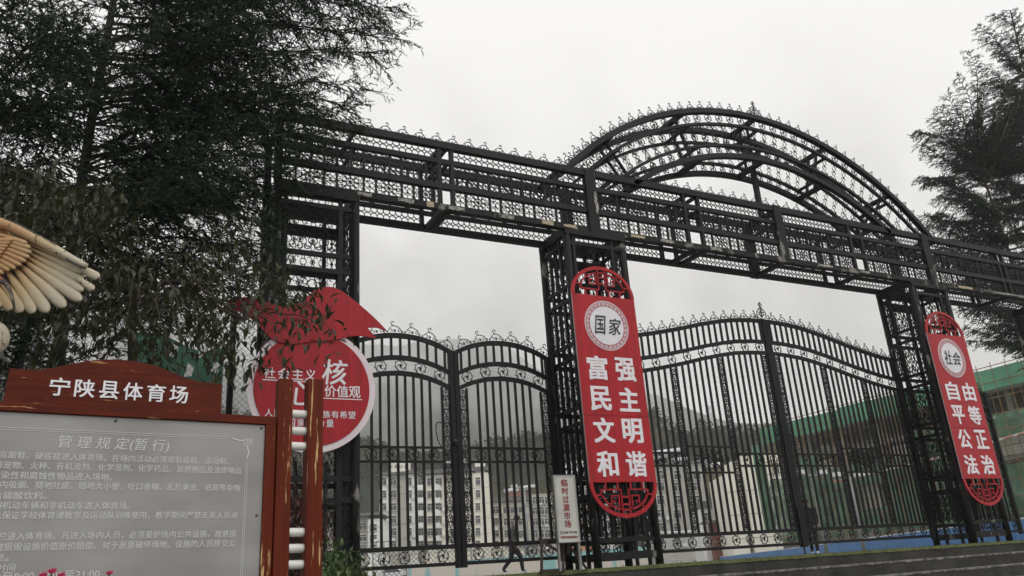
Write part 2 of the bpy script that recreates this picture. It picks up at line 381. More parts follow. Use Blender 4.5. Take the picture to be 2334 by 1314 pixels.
def ringcol_fn(w, h):
    def fn(b):
        n = max(2, round(h/.085)); p = h/n
        for k in range(n):
            for sx in (-1, 1):
                b.wire(ring(w/2+sx*w*.23, (k+.5)*p, w*.25, 9), .0036, WT, True)
        flower(b, w/2, h*.42, .028, WT*1.3, 5); flower(b, w*.3, h*.75, .02, WT, 4)
    return fn
def ringcol(w, h): w = round(w, 2); h = round(h, 2); return motif(('ring_panel', w, h), ringcol_fn(w, h))
def petalstrip_fn(w, h):
    def fn(b):
        n = max(1, round(h/.2)); u = h/n; r = w/2
        for k in range(n):
            z = k*u
            for sx in (-1, 1):
                b.wire(arc(sx*r*.1, z+u*.28, r*.86, 90-sx*90-80, 90-sx*90+80, 7, u*.24), .004, WT)
                b.wire(arc(sx*r*.35, z+u*.32, r*.5, 90-sx*90-110, 90-sx*90+110, 7, u*.12), .004, WT)
                b.wire(smooth([(0, z+u*.05), (sx*r*.7, z+u*.55), (sx*r*.2, z+u*.78), (0, z+u*.62)], 3), .004, WT)
                b.wire(smooth([(sx*r*.95, z+u*.7), (sx*r*.4, z+u*.95), (0, z+u)], 3), .004, WT)
            b.wire(ring(0, z+u*.88, r*.3, 8), .004, WT, True)
            if k % 2: flower(b, 0, z+u*.5, r*.42, WT*1.3, 5)
            else: b.wire([(0, z+u*.06), (0, z+u*.62)], .0045, WT)
    return fn
def petalstrip(w, h): w = round(w, 2); h = round(h, 2); return motif(('filigree_strip', w, h), petalstrip_fn(w, h))
def diamond_fn(h, w=.11):
    def fn(b):
        for sx in (-1, 1):
            zz = [0, .12, .28, .42, .58, .72, .88, 1]; xx = [.15, .30, .5, .12, .5 if False else .5, .12, .35, .15]
            b.wire([(sx*w*x_, h*z_) for x_, z_ in zip([.15, .5, .12, .5, .12, .5, .12, .3], [0, .14, .3, .42, .58, .7, .86, 1])], .0042, WT)
            b.wire(spiral(sx*w*.55, h*.05, w*.05, w*.28, 200 if sx > 0 else -20, 200+sx*260 if sx > 0 else -20-260, 7), .004, WT)
            b.wire(spiral(sx*w*.55, h*.95, w*.05, w*.28, 160 if sx > 0 else 20, 160-260 if sx > 0 else 20+260, 7), .004, WT)
        flower(b, 0, h*.5, .026, WT*1.3, 4, .4); flower(b, 0, h*.08, .02, WT, 5); flower(b, 0, h*.92, .02, WT, 5)
    return fn
def diamond(h): h = round(h, 2); return motif(('diamond_drop', h), diamond_fn(h))
def scrollpanel_fn(w, h):
    """tower side filigree: stacked trefoil scrolls"""
    def fn(b):
        n = max(1, round(h/.34)); u = h/n; r = w/2
        for k in range(n):
            z = k*u
            for sx in (-1, 1):
                b.wire(spiral(sx*r*.5, z+u*.22, r*.08, r*.42, 90, 90+sx*330, 10), .0048, WT)
                b.wire(spiral(sx*r*.52, z+u*.72, r*.08, r*.40, -90, -90-sx*330, 10), .0048, WT)
                b.wire(smooth([(0, z), (sx*r*.22, z+u*.18), (0, z+u*.48), (sx*r*.26, z+u*.8), (0, z+u)], 3), .0048, WT)
                b.wire(arc(sx*r, z+u*.48, r*.36, 90, 90+sx*180, 6), .0045, WT)
                flower(b, sx*r*.5, z+u*.22, .017, WT, 4)
            b.wire(ring(0, z+u*.48, r*.24, 9), .0045, WT, True)
            flower(b, 0, z+u*.48, .03, WT*1.3, 5)
    return fn
def scrollpanel(w, h): w = round(w, 2); h = round(h, 2); return motif(('scroll_panel', w, h), scrollpanel_fn(w, h))
def finial_fn(s):
    def fn(b):
        S = lambda pts: [(x*s, z*s) for x, z in pts]
        for sx in (-1, 1):
            b.wire(smooth(S([(0, .0), (sx*.30, .12), (sx*.36, .36), (sx*.22, .58), (0, .80)]), 4), .006, WT)
            b.wire(smooth(S([(0, .15), (sx*.16, .28), (sx*.14, .46), (0, .5)]), 3), .005, WT)
            b.wire(smooth(S([(sx*.30, .12), (sx*.5, .10), (sx*.56, .22), (sx*.46, .28)]), 3), .005, WT)
            b.wire(smooth(S([(0, .80), (sx*.12, .86), (sx*.13, .96), (sx*.05, .97)]), 3), .005, WT)
            for z in (.25, .4, .55): b.wire(S([(0, z), (sx*(.34-abs(z-.3)*.4), z+.05)]), .004, WT)
        b.wire(S([(0, 0), (0, 1.08)]), .007, WT)
        for z in (.2, .4, .62, 1.0): flower(b, 0, z*s, .04*s*2.2, WT*1.5, 4, .4)
    return fn
def finial(s): return motif(('finial', s), finial_fn(s))
def frame_mat(org, ex, ez):
    ex = np.array(ex, float); ez = np.array(ez, float); ex /= np.linalg.norm(ex); ez /= np.linalg.norm(ez); ey = np.cross(ez, ex)
    return Matrix([[ex[i], ey[i], ez[i], org[i]] for i in range(3)]+[[0, 0, 0, 1]])
def put(name, me, parent, org, ex=(1, 0, 0), ez=(0, 0, 1)):
    return link(name, me, parent, mat=frame_mat(org, ex, ez))
BEAMS = {}
def beam(parent, name, p0, p1, w, h, m='iron', up=(0, 0, 1)):
    b = MB(); b.beam(p0, p1, w, h, up); return build(b, name, M[m], parent)
# ------------------------------------------------------------------ the gateway frame
GC = 11.83
YF, YR = 10.55, 11.36
gw = thing('gateway', 'tall black wrought iron gateway of lattice towers, entablature and open arch over the steps', 'gateway', (0, 0, 0))
XL, XR = 1.95, 2*GC-1.95
# chords of the entablature: (z0, z1, half depth)
FRONT = ((6.605, 6.725, .10, 'top_chord'), (6.325, 6.41, .07, 'upper_rail'), (5.875, 5.97, .08, 'middle_rail'), (5.50, 5.60, .10, 'bottom_chord'))
REAR = ((6.605, 6.725, .10, 'top_chord'), (5.79, 5.855, .07, 'middle_rail'), (5.50, 5.60, .10, 'bottom_chord'))
for Yc in (YF, YR):
    fr = Yc == YF
    for z0, z1, t, nm in (FRONT if fr else REAR):
        cuts = [XL, 7.3, GC, 16.36, XR]
        for a_, b_ in zip(cuts, cuts[1:]):
            beam(gw, nm, (a_+.002, Yc, (z0+z1)/2), (b_-.002, Yc, (z0+z1)/2), t, z1-z0, 'iron_worn' if nm == 'bottom_chord' and fr else 'iron')
PAIRS = [4.50, 4.72, 9.45, 9.80, 2*GC-9.80, 2*GC-9.45, 2*GC-4.72, 2*GC-4.50]
HEAVY = [1.99, 7.36, GC, 16.30, XR-.04]
for Yc in (YF, YR):
    for x in PAIRS: beam(gw, 'upright', (x, Yc, 5.60), (x, Yc, 6.605), .06, .075, 'iron')
    for x in HEAVY: beam(gw, 'upright', (x, Yc-(.012 if Yc == YF else -.012), 5.49), (x, Yc-(.012 if Yc == YF else -.012), 6.735), .21 if x not in (1.99, XR-.04) else .1, .11, 'iron_worn' if Yc == YF else 'iron')
bays = [(2.05, 4.47), (4.75, 7.25), (7.47, 9.42), (9.83, GC-.11), (GC+.11, 2*GC-9.83), (2*GC-9.42, 16.19), (16.41, 2*GC-4.75), (2*GC-4.47, 2*GC-2.05)]
for Yc in (YF, YR):
    for bi, (a_, b_) in enumerate(bays):
        if bi >= 6 and Yc == YR and False: continue
        put('ring_lattice', lattice(b_-a_, .19), gw, (a_, Yc, 6.41 if Yc == YF else 5.60))
        for row, (z0, z1) in enumerate(((5.97, 6.325), (5.60, 5.875)) if Yc == YF else ((6.30, 6.605),)):
            n = max(1, round((b_-a_)/.69)); u = (b_-a_)/n
            x = a_
            for k in range(n):
                sw = u*.68; gwid = u-sw
                xs_ = x if row == 0 else x+gwid
                xg = x+sw if row == 0 else x
                put('star_panel', star(sw-.03, z1-z0), gw, (xs_+.015, Yc, z0))
                put('ring_panel', ringcol(gwid-.03, z1-z0), gw, (xg+.015, Yc, z0))
                for xb in (xs_, xg):
                    if xb > a_+.01: beam(gw, 'baluster', (xb, Yc, z0), (xb, Yc, z1), .028, .035)
                x += u
    # cresting
    n = int((XR-XL-.2)/.285)
    for k in range(n):
        x = XL+.25+k*.285
        if abs(x-GC) < 4.4 and Yc == YF and abs(math.hypot(x-GC, 6.72-2.12)-6.0) < .55 and False: continue
        put('crest_scroll', crest(.22, .15), gw, (x, Yc, 6.726))
# tiny spikes that line the top chord
sp_ = MB()
for Yc in (YF,):
    for x in np.arange(XL+.1, XR, .057): sp_.prism([(x-.018, 6.725), (x+.018, 6.725), (x+.004, 6.755)], Yc-.03, Yc-.024)
tag(build(sp_, 'spikes', M['iron'], gw), kind='stuff')
for (a_, b_) in bays:      # short studs in the slit above the rear ring band
    beam(gw, 'slit_rail', (a_, YR, 5.895), (b_, YR, 5.895), .03, .02)
    for k in range(int((b_-a_)/.30)): beam(gw, 'stud', (a_+.1+k*.30, YR, 5.856), (a_+.1+k*.30, YR, 5.884), .08 if k % 3 else .03, .03)
for x in [4.56, 4.66, 9.62, 9.85, GC, 2*GC-9.62, 2*GC-4.6, 3.13, 6.78, 7.9, 15.5, 16.6, 2*GC-6.78, 2*GC-3.13]:
    beam(gw, 'cross_beam', (x, YF+.05, 5.53), (x, YR-.05, 5.53), .085, .07)
    beam(gw, 'cross_beam', (x, YF+.05, 6.66), (x, YR-.05, 6.66), .06, .06)
    beam(gw, 'cross_beam', (x, YF+.04, 6.36), (x, YR-.04, 6.36), .05, .05)
# old glue patches on the bottom chord
for px, m_ in ((0.0, 0), ):
    pass
for xx, wd, mm, hh in ((3.15, .22, 'tape', .06), (3.78, .26, 'tape', .06), (4.25, .12, 'tape2', .09), (4.62, .27, 'tape', .07), (5.55, .22, 'tape', .07), (6.30, .22, 'tape2', .085), (6.72, .25, 'tape2', .06), (8.1, .3, 'tape2', .05), (8.75, .3, 'tape', .06), (9.9, .28, 'tape', .07), (12.7, .4, 'tape', .06), (13.9, .3, 'tape', .05), (17.1, .5, 'tape2', .05), (18.0, 1.6, 'tape', .035)):
    b = MB(); r_ = random.Random(int(xx*100)); k = 7
    P1 = [(xx+wd*i/k, 5.55+hh/2+r_.uniform(-.012, .008)) for i in range(k+1)]+[(xx+wd*(k-i)/k, 5.55-hh/2+r_.uniform(-.008, .014)) for i in range(k+1)]
    b.prism(P1, YF-.058, YF-.051); build(b, 'glue_patch', M[mm], gw)
b = MB(); b.prism([(7.40, 6.28), (7.44, 6.30), (7.45, 6.1), (7.47, 5.98), (7.43, 5.86), (7.40, 5.88), (7.41, 6.0), (7.385, 6.1)], YF-.075, YF-.066); build(b, 'glue_patch', M['tape'], gw)
# towers
ZR = [1.10, 1.38, 2.22, 2.47, 3.28, 3.52, 4.27, 4.51, 5.27]
def tower(x0, x1, banner_low):
    for X in (x0, x1):
        for Yc in (YF-.0, YR+.0):
            xc = X+.05 if X == x0 else X-.05
            yy = Yc-.006 if Yc == YF else Yc+.006
            b = MB(); b.tube([(xc, yy, PZ), (xc, yy, 1.2), (xc, yy, 3.2), (xc, yy, 5.44), ], .064, 8)
            build(b, 'corner_post', M['iron_worn'], gw, True)
    yA, yB = YF, YR
    # side faces
    for xc in (x0+.05, x1-.05):
        ym = (yA+yB)/2
        beam(gw, 'inner_post', (xc, ym-.17, PZ), (xc, ym-.17, 5.5), .045, .045); beam(gw, 'inner_post', (xc, ym+.17, PZ), (xc, ym+.17, 5.5), .045, .045)
        for z in ZR: beam(gw, 'tower_rail', (xc, yA+.06, z), (xc, yB-.06, z), .045, .06)
        zz = [.5]+ZR
        for z0, z1 in zip(zz, zz[1:]):
            if z1-z0 < .3: continue
            for ys_ in (ym-.295, ym, ym+.295): put('scroll_panel', scrollpanel(.19 if ys_ != ym else .28, z1-z0-.06), gw, (xc, ys_, z0+.03), (0, 1, 0))
    # front and rear faces
    for Yc in (yA, yB):
        xa, xb = x0+.17, x1-.27
        if Yc == yB: xa, xb = x0+.30, x1-.30
        for xc in (xa, xb): beam(gw, 'inner_post', (xc, Yc, .5), (xc, Yc, 5.44), .055, .05)
        for z in ZR: beam(gw, 'tower_rail', (x0+.11, Yc, z), (x1-.11, Yc, z), .045, .07)
        zz = [.5]+ZR
        for z0, z1 in zip(zz, zz[1:]):
            if z1-z0 < .3:
                if Yc == yB:
                    for q in range(3): put('rosette', rosette(.075), gw, (x0+.35+q*.26, Yc, (z0+z1)/2))
                continue
            if Yc == yA and x0 > 3: 
                put('scroll_panel', scrollpanel(.10, z1-z0-.08), gw, (x0+.155, Yc, z0+.04)); put('scroll_panel', scrollpanel(.14, z1-z0-.08), gw, (x1-.18, Yc, z0+.04))
                if z0 > 4.3:
                    put('scroll_panel', scrollpanel(.3, z1-z0-.08), gw, ((xa+xb)/2, Yc, z0+.04))
                continue
            wc = xb-xa-.06; k = 2
            for q in range(k): put('scroll_panel', scrollpanel(wc/k, z1-z0-.08), gw, (xa+.03+wc/k*(q+.5), Yc, z0+.04))
            put('scroll_panel', scrollpanel(.10 if Yc == yA else .17, z1-z0-.08), gw, (x0+.13 if Yc == yA else x0+.2, Yc, z0+.04))
            put('scroll_panel', scrollpanel(.13 if Yc == yA else .17, z1-z0-.08), gw, (x1-.18, Yc, z0+.04))
        for z, h_ in ((.45, .07), (.22, .11)): beam(gw, 'tower_rail', (x0+.11, Yc, z), (x1-.11, Yc, z), .05, h_, 'iron_worn')
        for q in range(4): put('rosette', rosette(.07), gw, (x0+.22+q*.25, Yc, .345))
        for q in range(5): beam(gw, 'tower_bar', (x0+.2+q*.2, Yc+.02, .5), (x0+.2+q*.2, Yc+.02, 1.6), .035, .035)
    # head frame
    beam(gw, 'head_beam', (x0, yA-.02, 5.45), (x1, yA-.02, 5.45), .10, .09, 'iron_worn'); beam(gw, 'head_beam', (x0, yB, 5.45), (x1, yB, 5.45), .10, .09)
    beam(gw, 'head_beam', (x0+.05, yA+.05, 5.45), (x0+.05, yB-.05, 5.45), .09, .08); beam(gw, 'head_beam', (x1-.05, yA+.05, 5.45), (x1-.05, yB-.05, 5.45), .09, .08)
    b = MB(); b.box((x0+.1, yA+.55, 5.02), (x1-.1, yA+.60, 5.20)); build(b, 'stiffening_plate', M['iron'], gw)
for a_, b_ in ((1.95, 3.18), (6.73, 7.95), (15.45, 16.66), (2*GC-3.18, 2*GC-1.95)): tower(a_, b_, 0)
# the arch: four bent members in front and four behind, flowers and diamond drops between them
AC = (11.78, 2.12)
def arcx(R, Yc, th, tz, name, z_end=6.60, m='iron'):
    a1 = math.asin((z_end-AC[1])/R); A = np.linspace(math.pi-a1, a1, 49)
    b = MB(); V = []
    for a in A:
        for dr, dy in ((-tz/2, -th/2), (tz/2, -th/2), (tz/2, th/2), (-tz/2, th/2)):
            V.append((AC[0]+(R+dr)*math.cos(a), Yc+dy, AC[1]+(R+dr)*math.sin(a)))
    n = len(A); F = [(k*4+i, k*4+(i+1) % 4, (k+1)*4+(i+1) % 4, (k+1)*4+i) for k in range(n-1) for i in range(4)]+[(3, 2, 1, 0), (n*4-4, n*4-3, n*4-2, n*4-1)]
    b.add(V, F); build(b, name, M[m], gw)
RA = (6.67, 6.38, 5.90, 5.66)
YB = 11.33
for Yc in (YF, YB):
    for R, t, h_, nm in zip(RA, (.11, .06, .06, .10), (.10, .055, .055, .10), ('outer_arch_rib', 'inner_arch_rib', 'inner_arch_rib', 'outer_arch_rib')):
        arcx(R, Yc, t, h_, nm, 6.62)
    def radial(a, R): return (AC[0]+R*math.cos(a), Yc, AC[1]+R*math.sin(a))
    for k in range(60):
        a = math.radians(90)+(k-29.5)*.0405
        if AC[1]+6.7*math.sin(a) < 6.78: continue
        er = (math.cos(a), 0, math.sin(a)); et = (math.sin(a), 0, -math.cos(a))
        put('crest_scroll', crest(.19, .16), gw, radial(a, 6.722), et, er)
    for k in range(44):
        a = math.radians(90)+(k-21.5)*.046
        er = (math.cos(a), 0, math.sin(a)); et = (math.sin(a), 0, -math.cos(a))
        if AC[1]+6.38*math.sin(a) > 6.72: put('rosette', rosette(.082), gw, radial(a, 6.515), et, er)
        if AC[1]+5.66*math.sin(a) > 6.68: put('rosette', rosette(.066), gw, radial(a, 5.785), et, er)
        if AC[1]+5.9*math.sin(a) > 6.66: put('diamond_drop', diamond(.42), gw, radial(a, 5.93), et, er)
b = MB()
for k in range(260):
    a = math.radians(90)+(k-129.5)*.0088
    if AC[1]+6.7*math.sin(a) < 6.75: continue
    p = [(AC[0]+R*math.cos(a+d), AC[1]+R*math.sin(a+d)) for R, d in ((6.72, -.0028), (6.72, .0028), (6.748, 0))]
    b.prism(p, YF-.03, YF-.024); b.prism(p, YB-.03, YB-.024)
tag(build(b, 'spikes', M['iron'], gw), kind='stuff')
put('finial', finial(.34), gw, (AC[0], YF, AC[1]+6.72))
for x in (8.22, 9.93, 11.78, 13.66, 15.35):
    a = math.acos((x-AC[0])/6.3)
    for R, w_ in zip(RA, (.12, .06, .06, .12)):
        z = AC[1]+R*math.sin(a)
        if z < 6.62: continue
        p = (AC[0]+R*math.cos(a), z)
        beam(gw, 'cross_tie', (p[0], YF+.05, p[1]), (p[0], YB-.05, p[1]), w_, .05 if w_ < .1 else .07)
    for ddy in (-.11, .11):
        beam(gw, 'radial_strut', (AC[0]+5.66*math.cos(a), 10.94+ddy, AC[1]+5.66*math.sin(a)), (AC[0]+6.67*math.cos(a), 10.94+ddy, AC[1]+6.67*math.sin(a)), .045, .045)
beam(gw, 'centre_strut', (AC[0], 10.88, 6.62), (AC[0], 10.88, AC[1]+5.7), .09, .09)
beam(gw, 'cross_beam', (AC[0]+.1, YF+.05, 6.63), (AC[0]+.1, YR-.05, 6.63), .12, .06)
# ------------------------------------------------------------------ the gate leaves
YG = 11.34
def curved(parent, name, fz, x0, x1, t, h_, n=24, m='iron'):
    X = np.linspace(x0, x1, n); b = MB(); V = []
    for x in X:
        z = fz(x)
        V += [(x, YG-t/2, z-h_), (x, YG-t/2, z), (x, YG+t/2, z), (x, YG+t/2, z-h_)]
    F = [(k*4+i, (k+1)*4+i, (k+1)*4+(i+1) % 4, k*4+(i+1) % 4) for k in range(n-1) for i in range(4)]+[(0, 1, 2, 3), (n*4-1, n*4-2, n*4-3, n*4-4)]
    b.add(V, F); return build(b, name, M[m], parent)
BARS = {}
def bar(parent, x, z0, z1, w_=.034, name='bar'):
    h_ = round(z1-z0, 3); key = (w_,); 
    if key not in BARS:
        b = MB(); b.box((-w_/2, -w_/2, 0), (w_/2, w_/2, 1)); BARS[key] = b.mesh('bar', M['iron'])
    o = link(name, BARS[key], parent, (x, YG, z0)); o.scale = (1, 1, h_); return o
def leaf_gate(label, x0, x1, fz, d2, d3, strips, bars_, zmid, crests, group, starbay=None, zs=(.24, .31, .44, .50)):
    """one leaf: stiles, curved rails, bars, filigree strips, rosettes and cresting"""
    t = thing('gate_leaf', label, 'gate', (x0, YG, PZ), group)
    inv = Matrix.Translation((x0, YG, PZ)).inverted()
    kids = []
    f1 = fz; f2 = lambda x: fz(x)-d2; f3 = lambda x: fz(x)-d3
    curved(t, 'top_rail', f1, x0, x1, .05, .075); curved(t, 'curved_rail', f2, x0+.04, x1-.04, .045, .07); curved(t, 'curved_rail', f3, x0+.04, x1-.04, .045, .07)
    for xs_, e in ((x0+.03, 0), (x1-.03, 0)): bar(t, xs_, .2, fz(xs_)-.02, .075, 'stile')
    for z, h_ in ((.235, .05), (.47, .06)):
        beam(t, 'bottom_rail', (x0+.07, YG, z+h_/2), (x1-.07, YG, z+h_/2), .045, h_)
    n = max(2, round((x1-x0)/.36))
    for k in range(n): put('rosette', rosette(.082), t, (x0+.12+(x1-x0-.24)*(k+.5)/n, YG, .378))
    # bars above the second rail are offset from those below
    for i, x in enumerate(bars_):
        bar(t, x, .53, f3(x)-.06)
    allx = sorted(list(bars_)+[s_ for s_ in strips])
    nb = int((x1-x0-.1)/.146)
    for k in range(nb):
        x = x0+.05+(k+.5)*(x1-x0-.1)/nb; bar(t, x, f2(x)-.01, f1(x)-.06, .034, 'short_bar')
    n = max(2, round((x1-x0)/.38))
    for k in range(n):
        x = x0+.06+(x1-x0-.12)*(k+.5)/n; put('rosette', rosette(.086), t, (x, YG, (f2(x)-.07+f3(x))/2))
    for s_ in strips:
        bar(t, s_-.065, .53, f3(s_)-.06, .034, 'strip_bar'); bar(t, s_+.065, .53, f3(s_)-.06, .034, 'strip_bar')
        hh = f3(s_)-.09-.54
        put('filigree_strip', petalstrip(.095, hh), t, (s_, YG, .54))
    # middle rails between strips
    ed = sorted(strips)
    for a_, b_ in zip(ed, ed[1:]):
        a_ += .08; b_ -= .08
        if starbay and a_ < starbay < b_:
            beam(t, 'middle_rail', (a_, YG-.03, 2.0), (b_, YG-.03, 2.0), .02, .035); beam(t, 'middle_rail', (a_, YG-.03, 1.54), (b_, YG-.03, 1.54), .02, .035)
            cx_ = (a_+b_)/2
            for q_ in (-.23, .20): b2 = MB(); b2.box((cx_+q_, YG-.045, 1.56), (cx_+q_+.03, YG-.02, 1.98)); build(b2, 'star_frame', M['iron'], t)
            put('star_panel', star(.40, .40), t, (cx_-.2, YG-.04, 1.57))
            put('rosette', rosette(.07), t, (cx_-.32, YG-.02, 1.78)); put('rosette', rosette(.07), t, (cx_+.32, YG-.02, 1.78))
        else:
            beam(t, 'middle_rail', (a_, YG-.03, zmid[1]), (b_, YG-.03, zmid[1]), .02, .035); beam(t, 'middle_rail', (a_, YG-.03, zmid[0]), (b_, YG-.03, zmid[0]), .02, .035)
            n = max(2, round((b_-a_)/.34))
            for k in range(n): put('rosette', rosette(.083), t, (a_+(b_-a_)*(k+.5)/n, YG-.03, (zmid[0]+zmid[1])/2))
    for x, fl in crests:
        x_a, x_b = x-.1, x+.1; ex = (x_b-x_a, 0, fz(x_b)-fz(x_a)); ez = (-ex[2], 0, ex[0])
        put('crest_scroll', crest(.25 if x1-x0 < 2.5 else .21, .17 if x1-x0 < 2.5 else .155, fl), t, (x, YG, fz(x)), ex, ez)
    for ch in t.children: ch.matrix_parent_inverse = inv
    return t
def sgz(c):
    return lambda x: 3.685-.20*((x-c)/.85)**2 - .02*abs((x-c)/.85)**4
SG = (3.2, 4.945, 6.70)
mid = [(1.715, 1.925)]*1
for i, (x0, x1, lb) in enumerate(((3.22, 4.935, 'narrow arched black iron gate leaf nearest the round red board'), (4.965, 6.69, 'narrow arched black iron gate leaf beside the tower with the first red banner'))):
    c = (x0+x1)/2
    st_ = [x0+.13, x1-.13]
    n = 10; bs = [x0+.26+(x1-x0-.52)*(k)/(n-1) for k in range(n)][1:-1]
    cr = [(x0+.2+k*(x1-x0-.3)/5, -1 if k < 6 else 1) for k in range(6)]
    leaf_gate(lb, x0, x1, sgz(c), .355, .60, st_, bs, (1.715, 1.925), cr, 'black iron gate leaves under the gateway')
_gx = np.array([-4.0, -3.65, -3.18, -2.8, -2.2, -1.66, -1.2, -.87, -.4, 0, .4, .87, 1.2, 1.66, 2.2, 2.8, 3.18, 3.65, 4.0])
_gz = np.array([3.94, 3.975, 4.04, 4.11, 4.24, 4.375, 4.47, 4.525, 4.565, 4.575, 4.565, 4.525, 4.47, 4.375, 4.24, 4.11, 4.04, 3.975, 3.94])
MC = 11.79
def mgz(x): return float(np.interp(x-MC, _gx, _gz))
for sgn, lb in ((-1, 'wide black iron gate leaf with rising top, beside the first red banner'), (1, 'wide black iron gate leaf with falling top, beside the far red banner')):
    x0, x1 = (7.97, MC-.01) if sgn < 0 else (MC+.01, 15.44)
    off = [.17, 1.31, 2.46, 3.6] if sgn < 0 else [.17, 1.42, 2.54, 3.5]
    st_ = sorted([MC+sgn*o for o in off])
    bs = []
    for a_, b_ in zip(st_, st_[1:]):
        n = 6; bs += [a_+.065+(b_-a_-.13)*(k+1)/(n+1) for k in range(n)]
    cr = [(MC+sgn*(.25+k*.258), 1 if sgn < 0 else -1) for k in range(14)]
    t = leaf_gate(lb, x0, x1, mgz, .44, .67, st_, bs, (1.66, 1.88), cr, 'black iron gate leaves under the gateway', starbay=(st_[1]+st_[2])/2)
    if sgn < 0:
        o = put('finial', finial(.34), t, (MC-.03, YG, mgz(MC))); o.matrix_parent_inverse = Matrix.Translation((x0, YG, PZ)).inverted()
        o = beam(t, 'drop_bolt', (MC-.06, YG-.05, .06), (MC-.06, YG-.05, .9), .02, .02); o.matrix_parent_inverse = Matrix.Translation((x0, YG, PZ)).inverted()
# the side gate leaf standing open beyond the far banner
OPEN = 3
def open_leaf():
    o = onY(2332, 1240, 11.0)
    t = thing('gate_leaf', 'lone narrow arched black iron gate leaf right of the far tower, its partner swung away', 'gate', (16.75, 11.30, PZ), 'black iron gate leaves under the gateway')
    ang = math.radians(OPEN)
    Mx = Matrix.Translation((16.75, 11.30, 0)) @ Matrix.Rotation(ang, 4, 'Z')
    W = 1.70
    fz = lambda x: 3.50-.16*((x-W/2)/(W/2))**2
    def bx(name, lo, hi): b = MB(); b.box(lo, hi); return build(b, name, M['iron'], t)
    ks = [bx('stile', (0, -.04, .2), (.08, .04, 3.36)), bx('stile', (W-.08, -.04, .2), (W, .04, 3.36)), bx('bottom_rail', (.08, -.025, .235), (W-.08, .025, .285)), bx('bottom_rail', (.08, -.025, .47), (W-.08, .025, .53)),
          bx('middle_rail', (.08, -.02, 1.70), (W-.08, .02, 1.735)), bx('middle_rail', (.08, -.02, 1.91), (W-.08, .02, 1.945))]
    for dz, nm in ((0, 'top_rail'), (-.355, 'curved_rail'), (-.60, 'curved_rail')):
        b = MB(); X = np.linspace(.0, W, 20)
        for a_, c_ in zip(X, X[1:]): b.beam((a_, 0, fz(a_)+dz-.035), (c_, 0, fz(c_)+dz-.035), .05, .07)
        ks.append(build(b, nm, M['iron'], t))
    for k in range(9):
        x = .3+k*(W-.6)/8; ks.append(bx('bar', (x-.017, -.017, .53), (x+.017, .017, fz(x)-.65)))
        ks.append(bx('short_bar', (x-.017+.06, -.017, fz(x)-.36), (x+.077, .017, fz(x)-.05)))
    for x in (.14, W-.14): ks.append(put('filigree_strip', petalstrip(.10, 2.3), t, (x, 0, .54)))
    for k in range(5):
        x = .2+k*(W-.4)/4
        ks += [put('rosette', rosette(.083), t, (x, 0, .378)), put('rosette', rosette(.083), t, (x, 0, fz(x)-.52)), put('rosette', rosette(.083), t, (x, 0, 1.82)), put('crest_scroll', crest(.25, .17), t, (x, 0, fz(x)))]
    inv = Matrix.Translation((16.75, 11.30, PZ)).inverted()
    for o in ks: o.matrix_parent_inverse = inv @ Mx
open_leaf()
# ------------------------------------------------------------------ lettering
def glyphs(body, size, bold=0.0, ext=.002, shear=0.0, space=1.0):
    cu = bpy.data.curves.new('lettering', 'FONT'); cu.body = body; cu.size = size; cu.extrude = ext; cu.offset = bold*size; cu.shear = shear
    cu.space_character = space; cu.resolution_u = 3
    ob = bpy.data.objects.new('tmp', cu); COL.objects.link(ob)
    dg = bpy.context.evaluated_depsgraph_get(); ev = ob.evaluated_get(dg); me = bpy.data.meshes.new_from_object(ev)
    bpy.data.objects.remove(ob); bpy.data.curves.remove(cu)
    co = np.zeros(len(me.vertices)*3, np.float32); me.vertices.foreach_get('co', co); co = co.reshape(-1, 3)
    return me, co
def letter(parent, name, body, size, c, m, bold=0, w=None, h=None, align='C', ext=.002, shear=0, ex=(1, 0, 0), ez=(0, 0, 1), rot=0, space=1.0):
    """text laid on a plane: c is the middle (or the right end) of its box, ex and ez the plane's axes"""
    me, co = glyphs(body, size, 0, ext, shear, space)
    if not len(co): return None
    if bold:      # thicken the strokes: the same outline laid four more times, each a hair aside
        d = bold*size*.62; offs = [(0, 0, 0), (d, d*.7, .00010), (-d, d*.7, .00020), (d, -d*.7, .00030), (-d, -d*.7, .00040)]
        fs = [tuple(pp.vertices) for pp in me.polygons]; n0 = len(co)
        V_ = np.concatenate([co+np.array(o_) for o_ in offs]); me = bpy.data.meshes.new(name)
        me.from_pydata(V_.tolist(), [], [tuple(i+k*n0 for i in f_) for k in range(5) for f_ in fs]); co = V_.astype(np.float32)
    lo, hi = co.min(0), co.max(0); sx = (w/(hi[0]-lo[0])) if w else 1; sz = (h/(hi[1]-lo[1])) if h else sx if w else 1
    if w and not h: sz = 1
    a = (lo[0]+hi[0])/2 if align == 'C' else (hi[0] if align == 'R' else lo[0])
    x = (co[:, 0]-a)*sx; z = (co[:, 1]-(lo[1]+hi[1])/2)*sz
    if rot: cr, sr = math.cos(rot), math.sin(rot); x, z = x*cr-z*sr, x*sr+z*cr
    P = np.stack([x, -co[:, 2], z], 1); me.vertices.foreach_set('co', P.astype(np.float32).ravel()); me.update()
    me.materials.clear(); me.materials.append(M[m]); me.name = name
    return tag(put(name, me, parent, c, ex, ez), kind='stuff' if len(body) > 1 else None)
